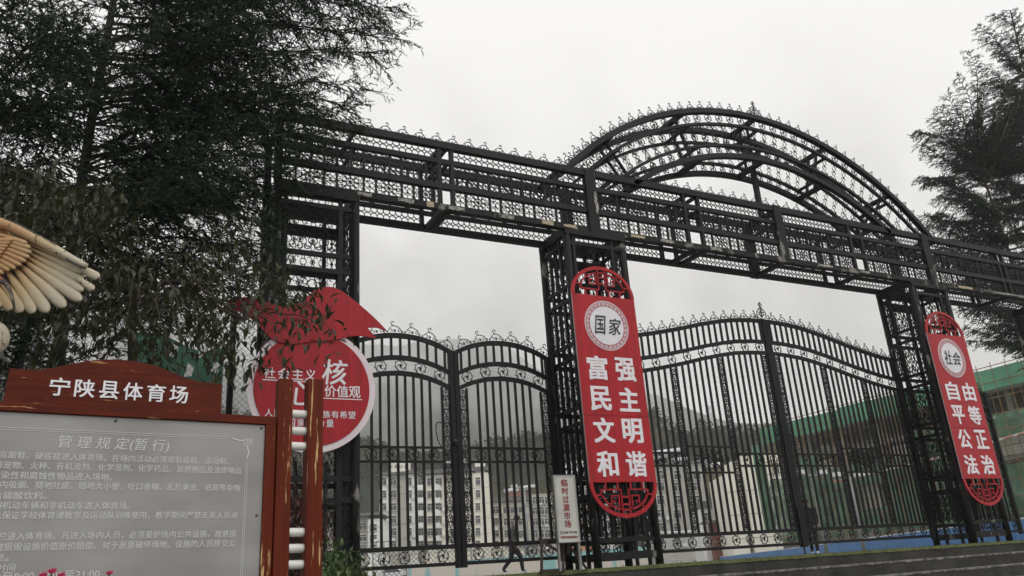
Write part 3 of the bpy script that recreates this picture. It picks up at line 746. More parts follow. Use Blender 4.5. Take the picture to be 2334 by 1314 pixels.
# ------------------------------------------------------------------ the tall red banners
M['red_edge'] = mat('pale_board_edge', (.42, .30, .30), rough=.6)
def keyfret(b, r0, r1, n):
    for k in range(n):
        a0 = 2*math.pi*k/n; da = 2*math.pi/n
        P = lambda u, v: ((r0+(r1-r0)*v)*math.cos(a0+da*u), (r0+(r1-r0)*v)*math.sin(a0+da*u))
        b.wire([P(.02, 0), P(.02, 1), P(.5, 1), P(.84, 1), P(.84, .25), P(.42, .25), P(.42, .62), P(.62, .62)], .0052, .0012)
        b.wire([P(.02, 0), P(.5, 0), P(1.02, 0)], .0045, .0012)
def banner(x0, label, circ, rows, red='red'):
    YB_ = 10.40; W = 1.225
    t = thing('banner_board', label, 'banner', (x0, YB_, .8))
    inv = Matrix.Translation((x0, YB_, .8)).inverted()
    cx = x0+W/2; R = []
    for z0, z1 in ((2.302, 4.30), (1.28, 2.296)):
        b = MB(); b.box((x0, YB_, z0), (x0+W, YB_+.03, z1)); R.append(build(b, 'panel', M[red], t))
        b = MB(); b.box((x0-.006, YB_+.004, z0), (x0-.001, YB_+.028, z1)); R.append(build(b, 'panel_edge', M['red_edge'], t))
    for zz, sg in ((4.30, 1), (1.28, -1)):
        b = MB(); A = np.linspace(0, math.pi, 25); H = .50; HW = W/2-.022
        rim = [(HW*math.cos(a), sg*H*math.sin(a)) for a in A]
        q = lambda pts: [(x, sg*z) for x, z in pts]
        b.wire(rim, .030, .014)
        o = []
        for s_ in (-1, 1):
            o.append(q([(s_*.42, .11), (s_*.07, .11), (s_*.07, .46)]))
            o.append(q([(s_*(.43*math.cos(a)), .11+.30*math.sin(a)) for a in np.radians(np.linspace(0, 76, 9))]))
            for xx in (.34, .12): o.append(q([(s_*xx, 0), (s_*xx, .11)]))
            for a, r0, r1 in ((20, .43, .57), (52, .36, .52)):
                c_, s2 = math.cos(math.radians(a)), math.sin(math.radians(a)); o.append(q([(s_*r0*c_, .06+r0*s2*.78), (s_*r1*c_, .04+r1*s2*.80)]))
            o.append(q([(s_*.12, .36), (s_*.12, .20), (s_*.25, .20), (s_*.25, .28), (s_*.18, .28)]))
        for z in (.22, .33, .41): o.append(q([(-.07, z), (.07, z)]))
        for p in o: b.wire(p, .013, .012)
        ob = build(b, 'fretwork_end', M[red], t, loc=(cx, YB_+.015, zz)); R.append(ob)
    # round disc with key fret
    zc = 3.79
    b = MB(); b.prism(ring(0, 0, .425, 48), -.004, 0); R.append(build(b, 'disc', M['disc'], t, loc=(cx, YB_-.001, zc)))
    b = MB(); keyfret(b, .335, .395, 28); b.wire(ring(0, 0, .411, 48), .0022, .0012, True); R.append(build(b, 'key_fret', M[red], t, loc=(cx, YB_-.0065, zc)))
    R.append(letter(t, 'character', circ[0], .27, (cx-.13, YB_-.0085, zc), 'ink', .016, shear=.22, h=.32, w=.24))
    R.append(letter(t, 'character', circ[1], .25, (cx+.15, YB_-.0085, zc-.01), 'ink', .016, shear=.22, h=.29, w=.26))
    for (a_, c_), z in zip(rows, (3.065, 2.57, 2.07, 1.555)):
        for ch, x in ((a_, cx-.268), (c_, cx+.268)): R.append(letter(t, 'character', ch, .40, (x, YB_-.003, z), 'white', .05, w=.39, h=.39))
    for dx, dz in ((.06, 4.2), (W-.06, 4.2), (.06, 1.36), (W-.06, 1.36)):
        b = MB(); b.ell((x0+dx, YB_-.001, dz), (.012, .006, .012), 8, 5); R.append(build(b, 'bolt', M['screw'], t))
    for o in R:
        if o: o.matrix_parent_inverse = inv
banner(6.69, 'tall red banner board on the middle tower, above the narrow white standing sign', '国家', ('富强', '民主', '文明', '和谐'))
banner(15.435, 'tall red banner board on the far right tower, before the green netting', '社会', ('自由', '平等', '公正', '法治'))
# ------------------------------------------------------------------ the round red board with the red ribbon above it
YD = 10.38
t = thing('round_board', 'round crimson board with pale rim and red ribbon shape on top, on the left tower', 'sign', (2.515, YD, 1.685))
inv = Matrix.Translation((2.515, YD, 1.685)).inverted(); K = []
b = MB(); b.prism(ring(0, 0, .845, 72), 0, .03); K.append(build(b, 'rim', M['pink'], t, loc=(2.515, YD, 2.525)))
b = MB(); b.prism(ring(0, 0, .762, 72), -.012, -.001); K.append(build(b, 'disc', M['red2'], t, loc=(2.515, YD, 2.525)))
sw = smooth([(3.533, 3.387), (3.304, 3.602), (3.02, 3.822), (2.833, 3.933), (2.678, 3.957), (2.497, 3.879), (2.351, 3.737), (2.2, 3.64), (2.062, 3.612), (1.85, 3.655), (1.62, 3.70), (1.40, 3.62), (1.27, 3.44)], 4).tolist()
sw2 = smooth([(1.27, 3.44), (1.50, 3.50), (1.75, 3.36), (1.95, 3.16), (2.2, 3.10), (2.5, 3.16), (2.78, 3.20), (2.99, 3.26), (3.146, 3.285), (3.376, 3.265)], 4).tolist()
b = MB()
up = np.array(sw); lo = np.array(sw2+[[3.246, 3.41], [3.36, 3.43], [3.533, 3.387]])
b.prism(sw+sw2[1:]+[[3.246, 3.41], [3.38, 3.425]], YD-.034, YD-.014); K.append(build(b, 'ribbon', M['red2'], t))
YT = YD-.0145
for ch, x, z, s_ in (('社', 1.945, 2.70, .155), ('会', 2.125, 2.70, .155), ('主', 2.305, 2.70, .155), ('义', 2.475, 2.70, .155), ('核', 2.80, 2.755, .36), ('心', 2.34, 2.45, .33), ('价', 2.74, 2.495, .165), ('值', 2.905, 2.495, .165), ('观', 3.07, 2.495, .165)):
    K.append(letter(t, 'character', ch, s_, (x, YT, z), 'white', .02, w=s_*.96, h=s_*.96, shear=.1 if s_ > .3 else 0, ext=.0015))
for x0, x1, z in ((1.862, 2.55, 2.607), (2.64, 3.17, 2.394)):
    b = MB(); b.box((x0, YT-.002, z-.006), (x1, YT+.001, z+.006)); K.append(build(b, 'underline', M['white'], t))
for i, ch in enumerate('人民有信仰民族有希望'): K.append(letter(t, 'character', ch, .1, (1.955+i*.113+(.06 if i > 4 else 0), YT, 2.183), 'white', .012, w=.098, h=.098, ext=.0015))
for i, ch in enumerate('国家有力量'): K.append(letter(t, 'character', ch, .1, (2.24+i*.125, YT, 2.065), 'white', .012, w=.098, h=.098, ext=.0015))
for a in (20, 60, 120, 160, 200, 250, 290, 330):
    b = MB(); b.ell((2.515+.72*math.cos(math.radians(a)), YT, 2.525+.72*math.sin(math.radians(a))), (.008, .005, .008), 6, 4); K.append(build(b, 'bolt', M['screw'], t))
for o in K: o.matrix_parent_inverse = inv
# ------------------------------------------------------------------ the notice board (slightly out of plumb)
BO = np.array([.991, 4.991, 1.251]); BU = RW@_cv(4500, 1170); BU /= np.linalg.norm(BU)
BV = RW@_cv(828, -3300); BV -= BU*BU.dot(BV); BV /= np.linalg.norm(BV); BN = np.cross(BV, BU)     # BN points away from the camera
if BN[1] < 0: BN = -BN
MB_ = Matrix([[BU[i], BN[i], BV[i], BO[i]] for i in range(3)]+[[0, 0, 0, 1]])
nb = thing('notice_board', 'wooden framed steel notice board headed 宁陕县体育场 with double red brown posts', 'notice board'); nb.matrix_world = MB_
def nbox(name, lo, hi, m, bev=.004, par=None):
    b = MB(); b.box(lo, hi); o = build(b, name, M[m], par or nb)
    if bev:
        md = o.modifiers.new('bevel', 'BEVEL'); md.width = bev; md.segments = 2
    return o
UC = -.88; UL = 2*UC
nbox('post', (.0, -.03, -2.7), (.088, .06, .01), 'wood_v'); nbox('post', (.178, -.045, -2.7), (.275, .05, .018), 'wood_v')
nbox('post', (UL-.088, -.03, -2.7), (UL, .06, .01), 'wood_v'); nbox('post', (UL-.275, -.045, -2.7), (UL-.178, .05, .018), 'wood_v')
for u0 in (.13, UL-.13):
    for v_ in (-.205, -.311, -.406, -.914, -1.004, -1.094):
        b = MB(); b.tube([(u0-.06, .0, v_), (u0-.03, 0, v_), (u0+.03, 0, v_), (u0+.06, .0, v_)], .0255, 16); build(b, 'pipe', M['rod'], nb, True)
nbox('frame_top', (UL+.002, -.012, -.282), (-.002, .045, -.233), 'wood_h'); nbox('frame_side', (-.066, -.014, -1.9), (-.004, .043, -.2825), 'wood_v'); nbox('frame_side', (UL+.004, -.014, -1.9), (UL+.066, .043, -.2825), 'wood_v')
nbox('frame_bottom', (UL+.067, -.012, -1.9), (-.067, .045, -1.84), 'wood_h')
nbox('steel_panel', (UL+.067, .008, -1.84), (-.0665, .02, -.2825), 'steel', 0)
# headboard with a low arched top
pr = [(-1.43, -.2325), (-.328, -.2325), (-.333, -.044)]+[(UC+.55*math.cos(a)*.985, -.047+.105*math.sin(a)**1.6) for a in np.linspace(.35, math.pi-.35, 22)]+[(-1.425, -.046)]
pr = [(-1.43, -.2325), (-.328, -.2325), (-.333, -.046), (-.47, -.044), (-.56, -.018), (-.66, .018), (-.76, .043), (-.88, .054), (-1.0, .043), (-1.10, .018), (-1.20, -.018), (-1.29, -.044), (-1.425, -.046)]
pr = pr[:3]+smooth(pr[3:12], 4).tolist()+pr[12:]
b = MB(); b.prism(pr, -.004, .03); hb = build(b, 'headboard', M['wood_h'], nb); md = hb.modifiers.new('bevel', 'BEVEL'); md.width = .003; md.segments = 2
def nl(name, body, size, u, v, m, par, y=-.006, **k): 
    o = letter(par, name, body, size, (u, y, v), m, **k); return o
for i, ch in enumerate('宁陕县体育场'): nl('character', ch, .105, -1.178+i*.1215, -.132, 'disc', hb, bold=.022, w=.1, h=.103, ext=.003)
YS = .0065
def tl(body, ur, v, pitch=.0438, size=.043):
    n = len(body); o = nl('text_line', body, size, ur, v, 'steel_print', nb, y=YS, align='R', ext=.0006, w=None); return o
nl('title', '管 理 规 定(暂 行)', .078, -.871, -.434, 'steel_print', nb, y=YS, w=.55, h=.078, shear=.12, ext=.0006, bold=.008)
for s_, ur, v in (('严禁穿高跟鞋、硬底鞋进入体育场，在场内活动必须穿软底鞋、运动鞋。', -.262, -.510), ('禁止携带宠物、火种、有机溶剂、化学溶剂、化学药品、易燃物品及油质物品', -.193, -.561),
                  ('污染性和腐蚀性物品进入场地。', -.868, -.613), ('禁止在场内吸烟、随地吐痰、随地大小便、吐口香糖、乱扔果皮、纸屑等杂物', -.195, -.661), ('含碳酸饮料。', -1.162, -.716),
                  ('禁止一切机动车辆和非机动车进入体育场。', -.765, -.764), ('优先保证学校体育课教学及运动队训练使用，教学期间严禁无关人员进', -.201, -.814), ('严禁翻越围栏进入体育场。凡进入场内人员，必须爱护场内公共设施，故意损', -.203, -.916),
                  ('，按被损毁设施价值原价赔偿。对于恶意破坏场地、设施的人员移交公', -.205, -.968), ('理。', -1.285, -1.018), ('开放时间', -1.252, -1.066), ('6:20至8:00 18:00至21:00', -.872, -1.107)):
    n = len(s_); o = None
    me_w = n*.0395
    if s_[0] == '6': me_w = .52
    nl('text_line', s_, .0385, ur, v, 'steel_print', nb, y=YS, align='R', ext=.0006, bold=.012, w=me_w, h=.0395 if n > 4 else None)
for u0, u1, v0, v1 in ((-1.60, -.276, -.3675, -.3645), (-1.60, -.276, -.379, -.3765), (-.1605, -.158, -1.65, -.505), (-.1705, -.168, -1.65, -.505), (-1.604, -1.6015, -1.65, -.505)):
    nbox('border_line', (u0, YS-.0008, v0), (u1, YS+.0006, v1), 'steel_print', 0)
b = MB()
for p in ([(-.255, -.372), (-.20, -.385), (-.175, -.375), (-.165, -.39)], [(-.165, -.49), (-.157, -.45), (-.165, -.42), (-.15, -.40)]): b.wire(smooth([(x, z) for x, z in p], 4), .0035, .0006)
b.wire(spiral(-.162, -.395, .004, .020, 0, 500, 22), .0028, .0006); b.wire(spiral(-.148, -.383, .003, .013, 100, 480, 14), .0024, .0006); b.wire(spiral(-.176, -.410, .003, .013, 200, 560, 14), .0024, .0006)
build(b, 'corner_scroll', M['steel_print'], nb, loc=(0, YS, 0))
for u_, v_ in ((-.883, -.302), (-.088, -.302), (-.095, -.816), (-1.672, -.302), (-1.665, -.816)):
    b = MB(); b.ell((u_, .004, v_), (.0075, .006, .0075), 10, 6); build(b, 'screw', M['screw'], nb, True)
# ------------------------------------------------------------------ the standing sign of the market and its trestle
t = thing('standing_sign', 'narrow white standing sign reading 临时过渡市场 on grey metal legs before the tower', 'sign', (6.04, 10.05, PZ))
inv = Matrix.Translation((6.04, 10.08, PZ)).inverted(); K = []
M['signwhite'] = mat('weathered_white_sheet', (.52, .52, .47), (.42, .42, .38), 3, .5, detail=6)
M['sign_red'] = mat('dark_red_print', (.22, .012, .018), rough=.6)
M['alum'] = mat('grey_tube', (.25, .25, .24), (.18, .18, .17), 6, .45, .3)
tl_ = 0
def sbox(name, lo, hi, m): b = MB(); b.box(lo, hi); o = build(b, name, M[m], t); K.append(o); return o
sx0, sx1, sz0, sz1 = 5.85, 6.215, .42, 1.345
sbox('sheet', (sx0+.012, 10.05, sz0+.012), (sx1-.012, 10.062, sz1-.012), 'signwhite')
for lo, hi in (((sx0, 10.045, sz0), (sx0+.012, 10.075, sz1)), ((sx1-.012, 10.045, sz0), (sx1, 10.075, sz1)), ((sx0+.012, 10.045, sz1-.012), (sx1-.012, 10.075, sz1)), ((sx0+.012, 10.045, sz0), (sx1-.012, 10.075, sz0+.012))): sbox('frame', lo, hi, 'alum')
sbox('leg', (sx1-.03, 10.077, PZ), (sx1+.005, 10.11, sz1-.02), 'alum'); sbox('leg', (sx0+.005, 10.077, PZ), (sx0+.035, 10.11, sz1-.02), 'alum')
for lo, hi in (((sx0+.028, 10.0485, sz0+.05), (sx0+.031, 10.0495, sz1-.03)), ((sx1-.031, 10.0485, sz0+.05), (sx1-.028, 10.0495, sz1-.03)), ((sx0+.031, 10.0485, sz1-.033), (sx1-.031, 10.0495, sz1-.030))): sbox('border_line', lo, hi, 'ink')
for i, ch in enumerate('临时过渡市场'): K.append(letter(t, 'character', ch, .105, (6.03, 10.047, 1.235-i*.113), 'sign_red', .03, w=.105, h=.1, ext=.001))
K.append(letter(t, 'text_line', '早上7:00-下午17:00', .04, (6.03, 10.047, .558), 'ink', .01, w=.27, h=.045, ext=.001))
K.append(letter(t, 'text_line', '宁陕县市场局(县城管局)', .04, (6.03, 10.047, .492), 'sign_red', .012, w=.27, h=.042, ext=.001))
for o in K: o.matrix_parent_inverse = Matrix.Translation((6.04, 10.05, PZ)).inverted()
t = thing('trestle', 'small rusty brown metal trestle frame beside the narrow white standing sign', 'trestle', (5.85, 10.15, PZ)); K = []
M['rustiron'] = mat('brown_painted_iron', (.022, .015, .012), (.05, .03, .02), 8, .8)
for nm, p, q in (('leg', (5.60, 10.13, PZ), (5.70, 10.25, .46)), ('leg', (5.94, 10.13, PZ), (6.05, 10.25, .47)), ('leg', (6.33, 10.13, PZ), (6.08, 10.25, .46)), ('brace', (5.70, 10.24, .46), (5.93, 10.14, .30)), ('top_rail', (5.66, 10.25, .475), (6.10, 10.25, .475)), ('foot_rail', (5.58, 10.13, .075), (5.97, 10.13, .075))):
    b = MB(); b.beam(p, q, .035, .035); K.append(build(b, nm, M['rustiron'], t))
for o in K: o.matrix_parent_inverse = Matrix.Translation((5.85, 10.15, PZ)).inverted()
# padlock and bolt on the narrow gates
t = thing('padlock', 'small dark padlock and chain hanging on the narrow gate stiles', 'padlock', (4.92, YG-.06, 2.05))
b = MB(); b.box((-.03, -.015, -.09), (.03, .015, -.03)); build(b, 'body', M['iron'], t); b = MB(); b.tube(np.c_[arc(0, -.03, .022, 0, 180, 8)[:, 0], np.zeros(8), arc(0, -.03, .022, 0, 180, 8)[:, 1]], .005, 5); build(b, 'shackle', M['alum'], t)
t = thing('cable', 'loose black cable looping along the back of the narrow gate', 'cable', (4.8, YG+.04, 2.0))
b = MB(); b.tube(smooth([(-.02, 0, .3), (-.05, .01, .32), (-.14, .02, .31), (-.15, .0, .1), (-.05, .01, -.1), (.02, .0, -.2)], 4), .008, 5); build(b, 'cable_line', M['iron'], t)
# ------------------------------------------------------------------ conifers and shrubs
def needles(base, dirs, Ln, nper, nl_, nw, r):
    """short needle triangles along twigs. base (n,3), dirs (n,3) unit, Ln (n,) twig lengths"""
    n = len(base); t_ = np.linspace(.02, 1, nper)[None, :, None]
    pos = base[:, None]+dirs[:, None]*Ln[:, None, None]*t_
    rd = r.normal(size=(n, nper, 3)); rd -= dirs[:, None]*(rd*dirs[:, None]).sum(-1, keepdims=True); rd /= np.linalg.norm(rd, axis=-1, keepdims=True)+1e-9
    nd = rd*.86+dirs[:, None]*.55; nd /= np.linalg.norm(nd, axis=-1, keepdims=True)
    ln = nl_*(r.uniform(.7, 1.15, (n, nper, 1)))*(1-.35*t_)
    sd_ = np.cross(nd, r.normal(size=nd.shape)); sd_ /= np.linalg.norm(sd_, axis=-1, keepdims=True)+1e-9
    A = pos-sd_*nw/2; B = pos+sd_*nw/2; C = pos+nd*ln
    tri = np.stack([A, B, C], 2).reshape(-1, 3, 3)
    # the twig itself
    s2 = np.cross(dirs, r.normal(size=dirs.shape)); s2 /= np.linalg.norm(s2, axis=1, keepdims=True)
    tw = np.stack([base-s2*nw*.9, base+s2*nw*.9, base+dirs*Ln[:, None]], 1)
    return np.concatenate([tri, tw])
def unit(v): return v/(np.linalg.norm(v, axis=-1, keepdims=True)+1e-9)
def cedar(name, label, cat, trunk_pts, trunk_r, ends, seed, nm, sub_gap=.10, sub_len=.62, twig_gap=.065, twig_len=.13, nper=20, nl_=.032, nw=.0045, droop=.18, rise=.35, group=None, branch_r=.03, zm=-.12, zs=.42):
    r = np.random.default_rng(seed); base = np.array(trunk_pts[0], float)
    t = thing(name, label, cat, tuple(base), group)
    T = smooth(trunk_pts, 4); rr = np.linspace(trunk_r, trunk_r*.22, len(T))
    b = MB(); b.tube(T, rr, 10); K = [build(b, 'trunk', M['bark'], t, True)]
    out = []; nbr = []
    for e in ends:
        e = np.array(e[:3], float); side = np.linalg.norm(e[:2]-base[:2]); z0 = min(max(e[2]-side*r.uniform(rise-.15, rise+.15), T[0][2]+.3), T[-1][2]-.05)
        k = np.searchsorted(T[:, 2], z0); k = min(max(k, 1), len(T)-1); f = (z0-T[k-1][2])/(T[k][2]-T[k-1][2]+1e-9); s_ = T[k-1]+(T[k]-T[k-1])*f
        L_ = np.linalg.norm(e-s_); mid_ = (s_+e)/2+np.array([0, 0, .10*L_])*r.uniform(.0, 1)+r.normal(0, .03*L_, 3)
        P = smooth([s_, (s_*.65+mid_*.35)+r.normal(0, .02*L_, 3), mid_, (mid_+e)/2+r.normal(0, .02*L_, 3)+np.array([0, 0, .02*L_]), e], 5)
        rb = branch_r*min(1, L_/3); b = MB(); b.tube(P, np.linspace(rb, .003, len(P)), 5); nbr.append((P, b))
        seg = np.linalg.norm(np.diff(P, axis=0), axis=1); cum = np.r_[0, np.cumsum(seg)]; tot = cum[-1]
        for k, d in enumerate(np.arange(tot*.10, tot, sub_gap)):
            q = np.array([np.interp(d, cum, P[:, a]) for a in range(3)]); q2 = np.array([np.interp(min(d+.1, tot), cum, P[:, a]) for a in range(3)])
            td = unit(q2-q+1e-6); hor = np.cross(td, [0, 0, 1.]); hor = unit(hor)*(1 if k % 2 else -1)
            frac = d/tot; ls = sub_len*(1.05-.55*frac)*r.uniform(.6, 1.15)*(min(1, .35+frac*2.2))
            sdv = unit(td*r.uniform(.35, 1.0)+hor*r.uniform(.25, .95)+np.array([0, 0, r.normal(zm, zs)]))
            m_ = max(2, int(ls/twig_gap)); tt = (np.arange(m_)+.5)/m_
            sp_ = q+sdv*ls*tt[:, None]+np.array([0, 0, -1.])*(droop*ls*tt**2)[:, None]
            sdir = unit(sdv+np.array([0, 0, -1.])*(2*droop*tt)[:, None])
            h2 = np.cross(sdir, [0, 0, 1.]); h2 = unit(h2)*np.where(np.arange(m_) % 2, 1, -1)[:, None]
            td2 = unit(sdir*.7+h2*r.uniform(.2, .9, (m_, 1))+r.normal(0, .38, (m_, 3))+np.array([0, 0, -.18]))
            tl2 = twig_len*r.uniform(.6, 1.3, m_)*(1.1-.45*tt)
            out.append((sp_, td2, tl2)); out.append((q[None], sdv[None], np.array([ls])))
    Bp = np.concatenate([o[0] for o in out]); Dp = np.concatenate([o[1] for o in out]); Lp = np.concatenate([o[2] for o in out])
    tri = needles(Bp, Dp, Lp, nper, nl_, nw, r)
    for P, b in nbr: K.append(build(b, 'branch', M['bark'], t, True))
    cr = link('crown', trimesh('crown', tri, M[nm]), t); tag(cr, kind='stuff'); K.append(cr)
    inv = Matrix.Translation(tuple(base)).inverted()
    for o in K: o.matrix_parent_inverse = inv
    print(name, len(tri), 'tris')
    return t
def inpoly(px, py, P):
    c = False; n = len(P)
    for i in range(n):
        x1_, y1_ = P[i]; x2_, y2_ = P[(i+1) % n]
        if (y1_ > py) != (y2_ > py) and px < (x2_-x1_)*(py-y1_)/(y2_-y1_)+x1_: c = not c
    return c
r_ = random.Random(5)
# left cedar: trunk stands left of the gate; ends of its boughs
TX, TY = onY(222, 120, 9.6)[0], 9.6
lt = [(TX+.25, TY+.1, -1.5), (TX+.08, TY, 1.0), (TX, TY, 3.2), (TX+.03, TY, 5.4), (TX+.10, TY, 7.2), (TX+.1, TY, 9.6), (TX, TY, 12.5)]
hero = [(915, 18, 9.0), (925, 92, 9.3), (880, 40, 9.8), (872, 140, 9.1), (838, 205, 9.4), (800, 268, 9.2), (852, 118, 8.6), (778, 300, 9.7), (745, 345, 9.3), (716, 405, 9.2), (690, 300, 8.8), (660, 470, 9.4), (640, 380, 9.0), (612, 560, 9.6), (600, 640, 9.7),
        (820, -30, 9.2), (760, -60, 9.6), (700, -80, 9.0), (655, 20, 8.8), (560, 60, 8.6), (700, 215, 9.0), (700, 150, 9.8)]
ends = [onY(*h_[:2], h_[2]) for h_ in hero]
for k in range(104):
    px = r_.uniform(-260, 640); py = r_.uniform(-120, 730); yy = r_.uniform(7.9, 11.2)
    if 540 < px < 640 and 60 < py < 150 or 190 < px < 450 and 530 < py < 690: continue
    if px > 560 and py > 640: continue
    ends.append(onY(px, py, yy))
CP = [(540, -60), (905, -60), (905, 110), (840, 215), (765, 320), (700, 430), (625, 560), (590, 700), (540, 640)]
k = 0
while k < 40:
    px = r_.uniform(540, 905); py = r_.uniform(-60, 700)
    if not inpoly(px, py, CP) or (530 < px < 630 and 55 < py < 155): continue
    ends.append(onY(px, py, r_.uniform(8.5, 10.2))); k += 1
cedar('cedar_tree', 'big dark cedar filling the upper left, its boughs reaching over the gateway corner', 'cedar', lt, .085, ends, 3, 'needle', nper=12, sub_gap=.085, sub_len=.90, twig_gap=.055, twig_len=.16, rise=.18, branch_r=.022, group='cedars beside the gateway', nl_=.042, nw=.0115)
# a second stem further left, mostly out of frame
lt2x = onY(-70, 200, 8.3)[0]
ends = [onY(r_.uniform(-420, 300), r_.uniform(-100, 620), r_.uniform(7.2, 9.4)) for k in range(40)]
cedar('cedar_tree', 'thin stemmed dark cedar at the picture edge behind the bird statue', 'cedar', [(lt2x, 8.3, -1.5), (lt2x+.05, 8.3, 2), (lt2x, 8.3, 5), (lt2x+.1, 8.3, 9)], .11, ends, 8, 'needle', nper=14, sub_gap=.09, sub_len=.85, twig_gap=.055, twig_len=.15, group='cedars beside the gateway', nl_=.042, nw=.0115)
# right cedars, behind the gateway
def rc(px, py, yy): return onY(px, py, yy)
b1 = rc(2345, 700, 19.0); x1 = b1[0]
hero = [(2085, 300, 18.2), (2100, 330, 18.6), (2125, 265, 18.8), (2095, 405, 18.4), (2110, 420, 18.9), (2105, 490, 18.2), (2130, 500, 19), (2118, 545, 18.8), (2160, 215, 19), (2150, 580, 19.2), (2180, 175, 18.5), (2140, 240, 18.4), (2165, 365, 18.2), (2160, 440, 18.6), (2155, 510, 18.8), (2190, 640, 18.9), (2230, 700, 18.4), (2180, 700, 19.2), (2210, 120, 18.6), (2250, 620, 19.1)]
ends = [rc(*h_) for h_ in hero]
for (pl, py) in ((2240, 175), (2190, 235), (2130, 300), (2115, 360), (2110, 415), (2120, 480), (2110, 520), (2140, 575), (2180, 640), (2200, 705), (2190, 750), (2230, 610), (2205, 780), (2220, 660), (2120, 330), (2160, 268), (2135, 450), (2150, 545)):
    for k in range(7):
        u = k/6; px = pl+10+u*(2480-pl); ends.append(rc(px+r_.uniform(-12, 12), py+r_.uniform(-9, 9)-u*10, r_.uniform(17.8, 20.2)))
tz = 11.0
cedar('cedar_tree', 'broad dark cedar behind the right end of the gateway', 'cedar', [(x1+.2, 19, 0), (x1, 19, 4), (x1-.2, 19, 8), (x1-.3, 19, 12), (x1-.5, 19, 16.0)], .19, ends, 12, 'needle2', sub_gap=.11, sub_len=.85, twig_gap=.075, twig_len=.22, nper=12, nl_=.075, nw=.024, rise=.12, droop=.30, zm=-.16, zs=.10, group='cedars beside the gateway', branch_r=.05)
b2 = rc(2318, 250, 20.5)
hero = [(2225, 60, 20), (2235, 90, 20.4), (2262, 35, 20.5), (2300, 22, 20.6), (2320, 40, 20.4), (2240, 150, 20.2), (2250, 190, 20.6), (2330, 80, 20.5), (2270, 110, 20)]
ends = [rc(*h_) for h_ in hero]+[rc(r_.uniform(2250, 2480), r_.uniform(60, 360), r_.uniform(19.8, 21.4)) for k in range(34)]
zt = rc(2300, 15, 20.6)
cedar('cedar_tree', 'tall slender cedar whose tip rises highest at the right edge', 'cedar', [(b2[0]+.4, 20.6, 0), (b2[0]+.3, 20.6, 6), (b2[0]+.1, 20.6, 11), (zt[0], 20.6, zt[2]-.3)], .17, ends, 22, 'needle2', sub_gap=.11, sub_len=.85, twig_gap=.075, twig_len=.22, nper=12, nl_=.075, nw=.024, zs=.2, droop=.2, rise=.55, group='cedars beside the gateway', branch_r=.045)
# ---- autumn tree with long hanging leaves in front of the gate
def leafmesh(seed, ln=1, wd=.36, curl=.25):
    r = random.Random(seed); b = MB(); n = 5; V = []
    for i in range(n+1):
        s = i/n; wv = wd*.5*math.sin(math.pi*min(1, s*.92+.04))**.8*(1 if s < .98 else .05); y = curl*math.sin(s*2.6)*.35+r.uniform(-.01, .01)
        dz = wv*(.45+r.uniform(-.2, .2))
        V += [(-wv, y+dz, -s*ln), (0, y, -s*ln), (wv, y+dz*r.uniform(.5, 1.2), -s*ln)]
    F = []
    for i in range(n):
        a = i*3; F += [(a, a+1, a+4, a+3), (a+1, a+2, a+5, a+4)]
    b.add(V, F); b.wire([(0, 0), (0, .22)], .012, .012)
    return b
LPOLY = [(-120, 370), (20, 385), (150, 400), (262, 430), (280, 520), (330, 590), (420, 640), (470, 600), (560, 560), (640, 560), (700, 640), (690, 690), (762, 720), (755, 770), (700, 800), (650, 850), (500, 845), (440, 860), (330, 820), (260, 800), (120, 840), (60, 720), (-120, 720)]
LGAP = [(250, 520), (400, 540), (390, 620), (300, 625), (255, 590)]
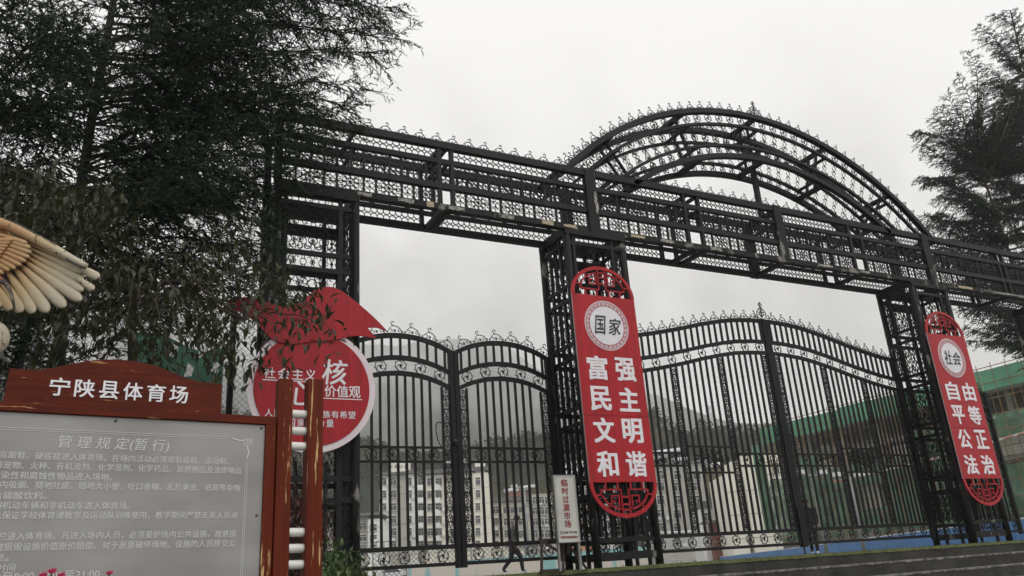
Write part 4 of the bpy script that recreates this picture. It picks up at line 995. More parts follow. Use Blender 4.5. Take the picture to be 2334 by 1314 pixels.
def leafy_tree(label, base, top, poly, gap, nclus, yr, size, mt, seed, nparts, perclus, name='autumn_tree', cat='tree', spread=.22, trunk=True):
    r = random.Random(seed); t = thing(name, label, cat, base)
    K = []; protos = []
    for s_ in range(5): b = leafmesh(seed+s_, 1, .33+.05*(s_ % 3), .25+.1*s_); protos.append(b)
    pm = [b.mesh('leaf', M[mt]) for b in protos]
    arrs = [(np.concatenate(b.v), b.f) for b in protos]
    leaves = []; twigs = []
    cl = []
    while len(cl) < nclus:
        px, py = r.uniform(min(p[0] for p in poly), max(p[0] for p in poly)), r.uniform(min(p[1] for p in poly), max(p[1] for p in poly))
        if not inpoly(px, py, poly): continue
        if gap and inpoly(px, py, gap) and r.random() < .85: continue
        cl.append(onY(px, py, r.uniform(*yr)))
    top = np.array(top)
    for c in cl:
        d = unit(c-top); st_ = c-d*r.uniform(.3, .6)+np.array([0, 0, r.uniform(.05, .25)])
        tip = c+np.array([r.uniform(-.05, .05), r.uniform(-.05, .05), -r.uniform(.05, .2)])
        P = smooth([st_, (st_+c)/2+np.array([0, 0, .06]), c, tip], 3); twigs.append(P)
        for k in range(perclus):
            q = P[r.randrange(len(P))]+np.array([r.gauss(0, spread*.45), r.gauss(0, spread*.45), r.gauss(0, spread*.40)])
            leaves.append((q, size*r.uniform(.5, 1.2), r.uniform(0, 6.28), abs(r.gauss(0, .75)), r.randrange(5)))
    leaves.sort(key=lambda l: l[0][1]*FW[1]+l[0][0]*FW[0]-(1 if 0 < 1 else 0))
    VS = []; QS = []
    for i, (q, s_, az, tilt, k) in enumerate(leaves):
        Mx = Matrix.Translation(tuple(q)) @ Matrix.Rotation(az, 4, 'Z') @ Matrix.Rotation(tilt, 4, 'X') @ Matrix.Diagonal((s_, s_, s_, 1))
        if i < nparts:
            K.append(link('leaf', pm[k], t, mat=Mx))
        else:
            v, f = arrs[k]; Mn = np.array(Mx); W_ = v@Mn[:3, :3].T+Mn[:3, 3]; VS.append(W_); QS.append(f)
    b = MB()
    for v, f in zip(VS, QS): b.add(v, f)
    fo = build(b, 'foliage', M[mt], t); tag(fo, kind='stuff'); K.append(fo)
    if trunk:
        bb = np.array(base); b = MB(); b.tube(smooth([bb, bb*.6+top*.4+np.array([.05, .02, 0]), top], 4), np.linspace(.07, .035, 9), 8); K.append(build(b, 'trunk', M['bark'], t, True))
        hubs = []
        for i in range(9):
            c = cl[i*(len(cl)//9)]; hub = top+(c-top)*.8; hubs.append(hub)
            b = MB(); b.tube(smooth([top-np.array([0, 0, .2*i/9]), (top+hub)/2+np.array([0, 0, .15]), hub], 4), np.linspace(.028, .008, 9), 6); K.append(build(b, 'branch', M['bark'], t, True))
    b = MB()
    for P in twigs:
        if trunk:
            h_ = min(hubs, key=lambda h: np.linalg.norm(h-P[0])); P = np.vstack([h_, (h_+P[0])/2+np.array([0, 0, .05]), P])
        b.tube(P, np.linspace(.006, .002, len(P)), 3)
    tw = build(b, 'twigs', M['bark'], t); tag(tw, kind='stuff'); K.append(tw)
    inv = Matrix.Translation(tuple(base)).inverted()
    for o in K: o.matrix_parent_inverse = inv
    return t
tb = at(330, 1300, 6.9); tp = at(300, 640, 6.9)
leafy_tree('small autumn tree of drooping brown and olive leaves between notice board and gate', (tb[0], tb[1], -1.5), tp, LPOLY, LGAP, 150, (5.9, 7.9), .100, 'leaf', 31, 280, 23)
# glossy shrub at the tower foot and the bronze one behind the double post
sh = at(785, 1290, 8.2)
leafy_tree('glossy green shrub at the foot of the left tower', (sh[0], sh[1], -1.5), (sh[0], sh[1], -.5), [(705, 1262), (745, 1240), (790, 1248), (830, 1285), (850, 1330), (850, 1420), (700, 1420), (700, 1300)], None, 62, (6.9, 8.3), .10, 'leaf_green', 51, 60, 20, 'shrub', 'shrub', .16)
sh = at(690, 1230, 9.2)
leafy_tree('bronze red shrub seen between the double posts of the notice board', (sh[0], sh[1], -1.5), (sh[0], sh[1], -.4), [(640, 1110), (700, 1095), (735, 1120), (750, 1200), (720, 1330), (640, 1330), (630, 1200)], None, 46, (8.0, 9.3), .07, 'leaf_red', 61, 0, 26, 'shrub', 'shrub', .2)
# pink flowers rising before the notice board
def flower_plant(px, py, D, label, heads):
    c = at(px, py, D); t = thing('flowering_plant', label, 'flower', (c[0], c[1], -1.5), 'pink flowers before the notice board'); K = []
    r = random.Random(int(px))
    b = MB(); b.tube(smooth([(c[0]+.03, c[1], -1.5), (c[0]-.02, c[1], -.8), (c[0], c[1], c[2])], 5), .004, 5); K.append(build(b, 'stem', M['leaf_green'], t))
    for dx, dz, s_ in heads:
        for k in range(9):
            a = k*2.4; e = .35+.5*(k % 3)/2; b = MB()
            p = np.array([c[0]+dx, c[1], c[2]+dz]); o_ = np.array([math.cos(a)*math.cos(e), math.sin(a)*math.cos(e), math.sin(e)]); sd_ = np.array([-math.sin(a), math.cos(a), 0])
            L1 = s_*.9; b.add([p, p+o_*L1*.5-sd_*L1*.45, p+o_*L1+np.array([0, 0, .1*L1]), p+o_*L1*.5+sd_*L1*.45], [(0, 1, 2, 3)]); K.append(build(b, 'petal', M['petal'], t))
    for k in range(5):
        z = c[2]-.08-.07*k; a = r.uniform(0, 6.28); b = MB(); p = np.array([c[0], c[1], z]); o_ = np.array([math.cos(a), math.sin(a), .2])*.07; s2 = np.array([-math.sin(a), math.cos(a), 0])*.02
        b.add([p, p+o_*.5-s2, p+o_, p+o_*.5+s2], [(0, 1, 2, 3)]); K.append(build(b, 'leaf', M['leaf_green'], t))
    for o in K: o.matrix_parent_inverse = Matrix.Translation((c[0], c[1], -1.5)).inverted()
flower_plant(118, 1308, 3.4, 'clump of pink blossoms at the bottom before the notice board', [(-.03, -.012, .028), (.0, .0, .03), (.035, -.015, .026), (.012, -.04, .028), (-.045, -.03, .02)])
flower_plant(249, 1308, 3.4, 'single small pink blossom before the notice board, right of the clump', [(0, -.005, .024)])
# ------------------------------------------------------------------ the bird statue: body out of frame, one wing spread into it
DW = 4.6
def wingmat(name, dk):
    m = bpy.data.materials.new(name); m.use_nodes = True; n = m.node_tree.nodes; l = m.node_tree.links; b = n['Principled BSDF']; b.inputs['Roughness'].default_value = .55; b.inputs['Specular IOR Level'].default_value = .25
    t = n.new('ShaderNodeTexCoord'); d = n.new('ShaderNodeVectorMath'); d.operation = 'DISTANCE'; d.inputs[1].default_value = tuple(at(-50, 575, DW)); l.new(t.outputs['Object'], d.inputs[0])
    no = n.new('ShaderNodeTexNoise'); no.inputs['Scale'].default_value = 14; no.inputs['Detail'].default_value = 8; l.new(t.outputs['Object'], no.inputs[0])
    ma = n.new('ShaderNodeMath'); ma.operation = 'MULTIPLY_ADD'; ma.inputs[1].default_value = .14; l.new(no.outputs[0], ma.inputs[0]); l.new(d.outputs['Value'], ma.inputs[2])
    r = n.new('ShaderNodeValToRGB'); e = r.color_ramp.elements; e[0].position = .16; e[0].color = (.40, .19, .08, 1); e[1].position = .66; e[1].color = (.46, .41, .31, 1)
    x = e.new(.32); x.color = (.42, .25, .12, 1); x = e.new(.48); x.color = (.44, .33, .19, 1); l.new(ma.outputs[0], r.inputs[0])
    n2 = n.new('ShaderNodeTexNoise'); n2.inputs['Scale'].default_value = 26; n2.inputs['Detail'].default_value = 9; n2.inputs['Roughness'].default_value = .7; l.new(t.outputs['Object'], n2.inputs[0])
    r2 = n.new('ShaderNodeValToRGB'); r2.color_ramp.elements[0].position = dk; r2.color_ramp.elements[1].position = dk+.06; l.new(n2.outputs[0], r2.inputs[0])
    mx = n.new('ShaderNodeMixRGB'); l.new(r2.outputs[0], mx.inputs[0]); l.new(r.outputs[0], mx.inputs[1]); mx.inputs[2].default_value = (.05, .04, .03, 1); l.new(mx.outputs[0], b.inputs['Base Color'])
    bp = n.new('ShaderNodeBump'); bp.inputs['Strength'].default_value = .5; bp.inputs['Distance'].default_value = .006; l.new(n2.outputs[0], bp.inputs['Height']); l.new(bp.outputs[0], b.inputs['Normal']); return m
M['wing'] = wingmat('cream_and_orange_painted_plaster', .66); M['wing_e'] = wingmat('cracked_cream_plaster', .57)
M['wing_o'] = mat('orange_painted_plaster', (.45, .20, .10), (.50, .30, .16), 3, .55, 0, .3, 40, detail=6)
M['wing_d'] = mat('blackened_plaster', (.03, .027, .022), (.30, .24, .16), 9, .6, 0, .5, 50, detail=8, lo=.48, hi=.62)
DW = 4.6
wt = thing('bird_statue', 'painted plaster ibis statue with one cream and orange wing spread above the notice board', 'statue', tuple(at(-190, 1300, DW)*np.array([1, 1, 0])+np.array([0, 0, -1.5])))
WK = []
WR_ = at(0, 600, DW); 
def wp(px, py, d=0): return at(px, py, DW+d)
def feather(p0, p1, w0, mt, d0=0, d1=0, tipm=None, name='feather'):
    """a flat rounded vane from p0 to p1 (design pixels) with a raised quill"""
    A = wp(*p0, d0); B = wp(*p1, d1); ax = B-A; L_ = np.linalg.norm(ax); ax /= L_
    vw = FW*1.0; sd_ = unit(np.cross(ax, vw)); nn = np.cross(sd_, ax)
    if nn.dot(FW) > 0: nn = -nn
    b = MB(); V = []; mi = []; w0 = w0*.88
    SS = [0, .15, .3, .45, .6, .72, .80, .86, .90, .935, .965, .985, .997]; n = len(SS)-1
    prof = lambda s: w0*(.30+.70*min(1, s/.60)**.9)*(1 if s < .86 else math.sqrt(max(0, 1-((s-.86)/.14)**2)))
    for i in range(n+1):
        s = SS[i]; hw = prof(s)/2+.0005
        c = A+ax*L_*s; th = .014*(1-.3*s)
        V += [c-sd_*hw, c-sd_*hw*.5+nn*th*.8, c+nn*th*1.15, c+sd_*hw*.5+nn*th*.8, c+sd_*hw, c-nn*th*.6]
    F = []
    for i in range(n):
        for a in range(6): c2 = (a+1) % 6; F.append((i*6+a, i*6+c2, (i+1)*6+c2, (i+1)*6+a))
    F += [tuple(range(6))[::-1], tuple(n*6+a for a in range(6))]
    b.add(V, F); o = build(b, name, [M[mt]]+([M[tipm]] if tipm else []), wt, True)
    if tipm:
        k = len(F); mi = [0]*k
        for i in range(n):
            if i >= n-3:
                for a in range(6): mi[i*6+a] = 1
        o.data.polygons.foreach_set('material_index', mi)
    WK.append(o); return o
prim = [((-60, 632), (4, 700), .085), ((-34, 628), (27, 707), .080), ((-8, 622), (51, 712), .082), ((14, 614), (78, 714), .080), ((30, 606), (110, 712), .086), ((42, 600), (149, 701), .084), ((50, 592), (186, 686), .080), ((55, 583), (190, 664), .070), ((58, 574), (190, 641), .064), ((58, 563), (191, 622), .058), ((52, 551), (196, 608), .052), ((40, 540), (160, 584), .05)]
for i, (a_, c_, w_) in enumerate(prim): feather(a_, c_, w_, 'wing', .004+i*.0035, .010+i*.0035)
for (a_, c_), w_ in ((((168, 604), (226, 634)), .062), (((172, 632), (214, 661)), .052)): feather(a_, c_, w_, 'wing_e', .035, .03)
for (a_, c_) in (((165, 660), (196, 690)), ((135, 668), (164, 704)), ((175, 640), (196, 668))): feather(a_, c_, .05, 'wing_d', .055, .055)
cov = [(-10, 632), (8, 625), (22, 618), (36, 613), (49, 606), (60, 597), (68, 588), (72, 577), (70, 566), (62, 556)]
for i, c_ in enumerate(cov): feather((-62+i*5, 585-i*6), c_, .042, 'wing', -.014-.001*i, -.016-.001*i)
for i in range(7): a = i/6; feather((-75, 565-a*14), (-4+a*34, 592-a*44), .046, 'wing', -.034-.001*i, -.036)
b = MB(); b.ell(wp(-25, 548, .0), (.13, .03, .11), 16, 10); WK.append(build(b, 'shoulder', M['wing'], wt, True))
# leading edge of the wing, cracked and blackened, with its broad smooth band
P = smooth([wp(-80, 496), wp(-20, 504), wp(30, 520), wp(80, 545), wp(120, 566), wp(160, 588), wp(196, 607)], 4)
b = MB(); 
for k_ in range(1): b.tube(P, np.interp(np.arange(len(P)), [0, len(P)*.6, len(P)-1], [.038, .030, .018]), 12)
WK.append(build(b, 'wing_edge', M['wing_e'], wt, True))
b = MB(); b.tube(smooth([wp(-40, 490, -.01), wp(30, 508, -.012), wp(90, 540, -.012), wp(128, 560, -.012)], 4), .008, 8); WK.append(build(b, 'wing_edge', M['wing_d'], wt, True))
b = MB(); b.tube(smooth([wp(150, 590, -.02), wp(172, 603, -.024), wp(196, 611, -.02)], 4), .006, 8); WK.append(build(b, 'wing_edge', M['wing_d'], wt, True))
# dark backing of the wing seen in the seams
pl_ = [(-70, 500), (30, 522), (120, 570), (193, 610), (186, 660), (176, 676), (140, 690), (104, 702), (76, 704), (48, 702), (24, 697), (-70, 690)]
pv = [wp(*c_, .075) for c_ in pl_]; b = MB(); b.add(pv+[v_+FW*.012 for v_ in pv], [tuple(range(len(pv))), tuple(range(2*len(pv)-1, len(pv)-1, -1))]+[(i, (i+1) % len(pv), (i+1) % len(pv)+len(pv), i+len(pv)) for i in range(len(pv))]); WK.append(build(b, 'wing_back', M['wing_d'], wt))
# head and decurved bill in front of the wing
b = MB(); P = smooth([wp(-70, 640, -.12), wp(-30, 640, -.12), wp(5, 642, -.12), wp(22, 662, -.12), wp(30, 690, -.12), wp(33, 706, -.12)], 4)
b.tube(P, np.linspace(.022, .006, len(P)), 8); WK.append(build(b, 'bill', M['wing_d'], wt, True))
b = MB(); b.ell(wp(-6, 636, -.125), (.030, .02, .014), 10, 7); WK.append(build(b, 'red_face', mat('red_face_paint', (.50, .08, .05), rough=.5), wt, True))
b = MB(); b.ell(wp(-95, 640, -.12), (.075, .07, .065), 16, 10); WK.append(build(b, 'head', M['wing'], wt, True))
b = MB(); P = smooth([wp(-110, 650, -.10), wp(-200, 700, -.06), wp(-230, 800, 0), wp(-220, 860, 0)], 4); b.tube(P, np.linspace(.05, .12, len(P)), 12); b.ell(wp(-230, 880), (.20, .32, .2), 18, 12); b.tube([wp(-215, 960), wp(-210, 1100), wp(-205, 1300)], .02, 8); b.tube([wp(-245, 960), wp(-240, 1100), wp(-235, 1300)], .02, 8)
WK.append(build(b, 'body', M['wing'], wt, True))
b = MB(); b.ell(wp(-16, 772, -.02), (.088, .06, .108), 18, 12); b.ell(wp(-26, 800, 0), (.06, .05, .09), 14, 10); WK.append(build(b, 'breast', M['wing_e'], wt, True))
feather((-30, 780), (16, 826), .03, 'wing_d', -.03, -.03, name='tail_feather')
b = MB(); c_ = wp(-215, 1300); b.box((c_[0]-.35, c_[1]-.3, -1.5), (c_[0]+.35, c_[1]+.3, c_[2]+.02)); WK.append(build(b, 'pedestal', M['stone_edge'], wt))
for o in WK: o.matrix_parent_inverse = Matrix.Translation(wt.location).inverted()
# ------------------------------------------------------------------ chain link fence left of the gateway
M['galv'] = mat('dull_galvanised_wire', (.10, .105, .10), rough=.5, metal=.4)
t = thing('chain_link_fence', 'chain link fence with dark posts running left from the gateway', 'fence', (1.8, 11.3, PZ)); K = []
b = MB(); x0, x1, z0, z1 = -7.5, 1.9, PZ, 4.0; p = .085
YFn = 11.42
for k in range(int((x1-x0+z1-z0)/p)):
    for s_ in (1, -1):
        c = k*p
        if s_ > 0: xa, za = x0+c, z0; L_ = min(z1-z0, c); pa = (x0+c, z0); pb = (x0+c-(z1-z0), z1)
        else: pa = (x1-c, z0); pb = (x1-c+(z1-z0), z1)
        (ax_, az_), (bx_, bz_) = pa, pb
        t0, t1 = 0., 1.; dx = bx_-ax_
        lo_, hi_ = ((x0-ax_)/dx, (x1-ax_)/dx) if dx > 0 else ((x1-ax_)/dx, (x0-ax_)/dx)
        t0 = max(t0, lo_); t1 = min(t1, hi_)
        if t1-t0 < .01: continue
        b.tube([(ax_+dx*t0, YFn, az_+(bz_-az_)*t0), (ax_+dx*t1, YFn, az_+(bz_-az_)*t1)], .0028, 3, cap=False)
mesh_o = build(b, 'wire_mesh', M['galv'], t); tag(mesh_o, kind='stuff'); K.append(mesh_o)
for x in (1.62, -.9, -3.6, -6.3): b = MB(); b.tube([(x, YFn, PZ), (x, YFn, 4.05)], .045, 10); K.append(build(b, 'post', M['iron'], t, True))
for z in (4.0, 2.0, .2): b = MB(); b.tube([(x0, YFn, z), (x1, YFn, z)], .02, 6); K.append(build(b, 'rail', M['iron'], t))
for o in K: o.matrix_parent_inverse = Matrix.Translation((1.8, 11.3, PZ)).inverted()
#PART3
# ------------------------------------------------------------------ wooded mountains, buildings and the sports ground beyond
M['forest'] = mat('far_forest', (.008, .014, .008), (.036, .042, .020), .02, .95, 0, 0, detail=12, lo=.38, hi=.66)
M['hill'] = mat('hill_scrub', (.014, .024, .010), (.085, .070, .025), .035, .95, 0, 0, detail=12, lo=.40, hi=.68)
def ridge(name, pts, D, back, seed, amp, mt, foot=.82, nx=260, ny=34, rough=1.0):
    """terrain whose skyline follows design points (px,py) at distance D, falling to the ground towards the camera"""
    r = np.random.default_rng(seed); px = np.linspace(pts[0][0], pts[-1][0], nx); py = np.interp(px, [p[0] for p in pts], [p[1] for p in pts])
    top = np.array([at(a, c, D) for a, c in zip(px, py)])
    V = np.zeros((ny, nx, 3)); ph = r.uniform(0, 6.28, (12, 3)); fq = r.uniform(.6, 1.4, 12)
    for j in range(ny):
        s = j/(ny-1)          # 0 front foot, .75 ridge, 1 behind
        if s <= .75: u = s/.75; k = foot+(1-foot)*u; P = top*k; P[:, 2] = top[:, 2]*(u**1.35)
        else: u = (s-.75)/.25; P = top*(1+back*u); P[:, 2] = top[:, 2]*(1-.8*u)
        z = np.zeros(nx)
        for i in range(12):
            f = (2**(i*.45))*.012*fq[i]*rough*500/D; z += np.sin(P[:, 0]*f+ph[i, 0]+P[:, 1]*f*.8+ph[i, 1]+2*np.sin(P[:, 1]*f*.6+ph[i, 2]))*amp/(1.33**i)
        P[:, 2] += z*min(1, s*3)*(.35+.65*abs(s-.75)) ; V[j] = P
    me = bpy.data.meshes.new(name); b = MB(); b.add(V.reshape(-1, 3), [(j*nx+i, j*nx+i+1, (j+1)*nx+i+1, (j+1)*nx+i) for j in range(ny-1) for i in range(nx-1)])
    return tag(build(b, name, M[mt], None, True), kind='structure'), V
ridge('mountain', [(-1500, 620), (-400, 640), (300, 700), (560, 715), (700, 740), (820, 770), (900, 768), (960, 745), (1030, 732), (1100, 722), (1150, 735), (1200, 768), (1262, 800), (1400, 838), (1480, 850), (1560, 890), (1650, 925), (1800, 960), (2000, 970), (2400, 900), (2900, 800), (3800, 700)], 560, .7, 4, 15, 'forest', foot=.62)
_, HV = ridge('wooded_hill', [(-1200, 820), (0, 880), (560, 960), (760, 1005), (835, 1030), (900, 1048), (980, 1050), (1060, 1038), (1130, 1020), (1200, 1010), (1262, 1012), (1400, 985), (1480, 948), (1510, 985), (1560, 1005), (1620, 985), (1680, 1000), (1740, 985), (1800, 1000), (2000, 1020), (2400, 1000), (3000, 960)], 250, .5, 9, 4, 'hill', rough=1.3)
# trees of the hill that stand clear of it: a wood that reads as one mass
def wood(name, spots, seed, hs, mt):
    r = np.random.default_rng(seed); out = []
    for p in spots:
        n = 60; h = r.uniform(*hs); u = r.uniform(0, 1, n)**.7; rad = h*.55*np.sin(np.pi*np.clip(u*.9+.1, 0, 1))**.7; a = r.uniform(0, 6.28, n); q = np.sqrt(r.uniform(.2, 1, n))
        c = np.stack([p[0]+rad*q*np.cos(a), p[1]+rad*q*np.sin(a), p[2]+h*(.05+.95*u)], 1)
        d = r.normal(size=(n, 3, 3))*h*.085; out.append(c[:, None]+d)
    return tag(link(name, trimesh(name, np.concatenate(out), M[mt])), kind='stuff')
M['wood'] = leafmat('woodland_foliage', [(.016, .026, .012), (.04, .045, .018), (.022, .034, .014), (.07, .055, .022), (.03, .04, .018)], .7, .2)
rr = np.random.default_rng(3); sp_ = []
for k in range(5200):
    j = int(rr.choice([25, 25, 24, 23, 21, 19, 17, 15, 13, 11, 9, 6, 3])); i = rr.integers(20, HV.shape[1]-10)
    p = HV[j, i]+rr.normal(0, 2.2, 3)*[1, 1, 0]; sp_.append((p[0], p[1], p[2]-1.2))
tag(wood('hillside_wood', sp_, 5, (2.2, 4.6), 'wood'), 'mixed green and rusty wood covering the hillside behind the buildings', 'wood')
# ---- buildings
WINM = {}
def winmesh(w, h):
    k = (round(w, 2), round(h, 2))
    if k not in WINM:
        w, h = k; b = MB(); f = .07
        for lo, hi in (((-w/2, -.06, 0), (-w/2+f, .05, h)), ((w/2-f, -.06, 0), (w/2, .05, h)), ((-w/2+f, -.06, h-f), (w/2-f, .05, h)), ((-w/2+f, -.06, 0), (w/2-f, .05, f)), ((-.03, -.05, f), (.03, .045, h*.66)), ((-w/2+f, -.05, h*.66), (w/2-f, .045, h*.66+.06))): b.box(lo, hi)
        p = MB(); p.box((-w/2+f, .01, f), (w/2-f, .03, h-f)); s = MB(); s.box((-w/2-.08, -.16, -.09), (w/2+.08, .0, -.005))
        WINM[k] = (b.mesh('window', M['frame_w']), p.mesh('pane', M['glass']), s.mesh('sill', M['gwall']))
    return WINM[k]
def local_frame(px, D, yaw=0):
    o = at(px, 1330, D); c, s = math.cos(yaw), math.sin(yaw); ex = RT*c+FW*s; ey = -RT*s+FW*c
    return Matrix([[ex[i], ey[i], (0, 0, 1)[i], (o[0], o[1], 0)[i]] for i in range(3)]+[[0, 0, 0, 1]])
def toloc(px, py, D, px0): p = at(px, py, D); q = at(px0, 1330, D); return (p-q).dot(RT), p[2]
def building(name, label, D, blocks, wins, px0, roofs=(), cat='building', yaw=0, extra=None, group=None):
    """blocks: (pxl, pxr, pytop, material, depth offset, depth); wins: (pxs, pys, w, h, yoff)"""
    t = tag(link(name, None), label, cat, group); t.matrix_world = local_frame(px0, D, yaw)
    r = random.Random(int(D*7+px0))
    for (a_, c_, ty, m_, y0, dp) in blocks:
        xa, z = toloc(a_, ty, D, px0); xb, _ = toloc(c_, ty, D, px0)
        b = MB(); b.box((xa, y0, -.5), (xb, y0+dp, z)); build(b, 'wall', M[m_], t)
        k = 1
        while k*3 < z-1: b = MB(); b.box((xa-.03, y0-.04, k*3-.06), (xb+.03, y0-.004, k*3+.02)); build(b, 'floor_band', M['gwall'], t); k += 1
    for (a_, c_, y1_, y2_, m_, y0, dp) in roofs:
        xa, z1 = toloc(a_, y1_, D, px0); xb, z0 = toloc(c_, y2_, D, px0)
        _, zb = toloc(a_, y2_, D, px0); _, zt = toloc(a_, y1_, D, px0)
        b = MB(); ex = .5
        b.add([(xa-ex, y0-ex, zb), (xb+ex, y0-ex, zb), (xb+ex, y0+dp, zb), (xa-ex, y0+dp, zb), (xa+.2, y0+.6, zt), (xb-.2, y0+.6, zt), (xb-.2, y0+dp-.6, zt), (xa+.2, y0+dp-.6, zt)], [(0, 3, 2, 1), (4, 5, 6, 7), (0, 1, 5, 4), (1, 2, 6, 5), (2, 3, 7, 6), (3, 0, 4, 7)])
        rf = build(b, 'roof', M[m_], t)
    for pxs, pys, w_, h_, y0 in wins:
        me = winmesh(w_, h_)
        for x in pxs:
            for y in pys:
                xx, zz = toloc(x, y, D, px0); o = link('window', me[0], t, (xx, y0-.03, zz-h_/2)); link('pane', me[1], o); link('sill', me[2], o)
                if r.random() < .25: b = MB(); b.box((xx+w_/2+.12, y0-.4, zz-h_*.7), (xx+w_/2+.85, y0-.01, zz-h_*.7+.5)); build(b, 'air_conditioner', M['roofwhite'], t)
    if extra: extra(t, D, px0)
    return t
ROWS = [1098, 1127, 1156, 1185, 1213, 1242]
def ex1(t, D, px0):
    for y in (1113, 1142, 1171, 1199, 1228):
        for a_, c_ in ((950, 966), (990, 1004)):
            xa, z = toloc(a_, y, D, px0); xb, _ = toloc(c_, y, D, px0)
            b = MB(); b.box((xa, -.9, z-.5), (xb, -.78, z+.5)); b.box((xa, -.78, z-.6), (xb, .2, z-.5)); build(b, 'balcony', M['wwall'], t)
    # rooftop lettering on the stair head and a dish
    for i, ch in enumerate('安居小区'):
        x, z = toloc(891+i*12, 1064, D, px0); letter(t, 'character', ch, .8, (x, -.01+.0, z), 'tile', .02, w=.75, h=.8, ext=.01)
    x, z = toloc(873, 1075, D, px0); b = MB(); b.tube([(x, 1, z-.5), (x, 1, z+1.4)], .06, 6); build(b, 'mast', M['galv'], t)
building('apartment_block', 'white six storey apartment block with dark tile eaves seen through the narrow gates', 170,
    [(865, 950, 1086, 'wwall', 0, 11), (950, 966, 1092, 'gwall', 1.2, 9), (966, 1078, 1084, 'cream', .25, 11), (1078, 1112, 1080, 'cream', -.6, 11), (885, 928, 1052, 'cream', .0, 5), (1082, 1104, 1052, 'cream', 0, 4)],
    [([873, 896], ROWS, 1.5, 1.55, 0), ([933], ROWS, 1.1, 1.6, 0), ([958], ROWS, 1.2, 1.5, 1.2), ([981, 1000], ROWS, 1.4, 1.5, .25), ([1036, 1060], ROWS, 1.5, 1.5, .25), ([1090], ROWS, 1.0, 1.6, -.6)], 865,
    [(865, 950, 1076, 1086, 'tile', -.3, 11), (966, 1112, 1072, 1083, 'tile', -.5, 11)], extra=ex1)
building('low_house', 'small white house with grey balcony at the left of the white apartment block', 130,
    [(812, 838, 1178, 'gwall', .8, 8), (838, 866, 1184, 'wwall', 0, 8)], [([825, 848], [1200, 1226, 1250], 1.2, 1.1, .78), ([851], [1203, 1228, 1250], 1.2, 1.1, 0)], 812, [(812, 866, 1170, 1178, 'tile', 0, 8)])
def ex2(t, D, px0):
    for (a_, c_, y) in ((1147, 1182, 1117), (1184, 1206, 1111), (1010, 1060, 1052)):
        xa, z = toloc(a_, y, D, px0); xb, _ = toloc(c_, y, D, px0); b = MB(); b.tube([(xa, 4, z), (xb, 4, z+.3)], .5, 10); build(b, 'water_tank', M['roofwhite'], t, True)
    for y in (1176, 1206):
        xa, z = toloc(1136, y, D, px0); xb, _ = toloc(1200, y, D, px0); b = MB(); b.box((xa, -.8, z-.5), (xb, -.7, z+.35)); build(b, 'balcony', M['gwall'], t)
building('apartment_block', 'four storey cream block with dark roof between the white block and the middle tower', 185,
    [(1104, 1146, 1148, 'cream', 0, 10), (1146, 1205, 1146, 'cream', .6, 10), (1205, 1266, 1128, 'gwall', 0, 10)],
    [([1113, 1130], [1163, 1189, 1217, 1241], 1.5, 1.5, 0), ([1154, 1172, 1190], [1163, 1189, 1217, 1241], 1.7, 1.5, .6), ([1220, 1234, 1248], [1141, 1165, 1190, 1217, 1241], 1.3, 1.6, 0)], 1104,
    [(1104, 1206, 1136, 1148, 'tile', -.3, 10), (1160, 1200, 1119, 1134, 'rust', 3, 4)], extra=ex2)
building('orange_block', 'orange and white apartment block glimpsed behind the middle tower', 150,
    [(1272, 1352, 1090, 'orange', 0, 10), (1352, 1400, 1120, 'wwall', 0, 9), (1280, 1345, 1045, 'wwall', 6, 6)], [([1284, 1304, 1324, 1342], [1118, 1146, 1174, 1202, 1230], 1.5, 1.5, 0), ([1365, 1385], [1140, 1168, 1196, 1224], 1.5, 1.5, 0)], 1272, [(1272, 1352, 1082, 1090, 'tile', 0, 10)])
def ex4(t, D, px0):
    for i, (a_, c_, y) in enumerate(((1488, 1556, 1030), (1494, 1530, 1040), (1530, 1575, 1046), (1570, 1628, 1052), (1600, 1660, 1058))):
        xa, z = toloc(a_, y, D, px0); xb, _ = toloc(c_, y, D, px0); b = MB(); b.tube([(xa, 2+i*.6, z), (xb, 2+i*.6, z+.25)], .38, 10); build(b, 'water_tank', M['roofwhite'], t, True)
building('apartment_block', 'grey cream six storey block with rooftop tanks just right of the first banner', 140,
    [(1470, 1600, 1064, 'gwall', 0, 12)], [([1483, 1506, 1544, 1588], [1083, 1110, 1140, 1172, 1203, 1232], 1.35, 1.5, 0)], 1470, [(1470, 1600, 1058, 1064, 'tile', 0, 12)], extra=ex4)
building('old_house', 'old white walled house with dark tiled roof between grey cream block and the plain wall', 120,
    [(1596, 1652, 1160, 'wwall', 0, 8), (1612, 1665, 1196, 'rust', -2.5, 2)], [([1612, 1636], [1180], 1.2, 1.3, 0)], 1596, [(1600, 1660, 1142, 1160, 'tile', 0, 8), (1596, 1672, 1190, 1197, 'tile', -2.5, 2)])
building('tall_block', 'plain cream blind walled block standing before the green netted building', 110,
    [(1650, 1686, 1082, 'cream', .6, 9), (1688, 1778, 1040, 'cream', 0, 11)], [([1768], [1068, 1103, 1143, 1183], .9, 1.4, 0)], 1650)
building('white_block', 'white building pieces glimpsed between the double posts of the notice board', 150,
    [(620, 700, 1175, 'wwall', 0, 9), (700, 812, 1205, 'gwall', 1, 9)], [([640, 664, 688], [1192, 1222, 1252], 1.4, 1.4, 0)], 620, [(620, 700, 1166, 1175, 'tile', 0, 9)])
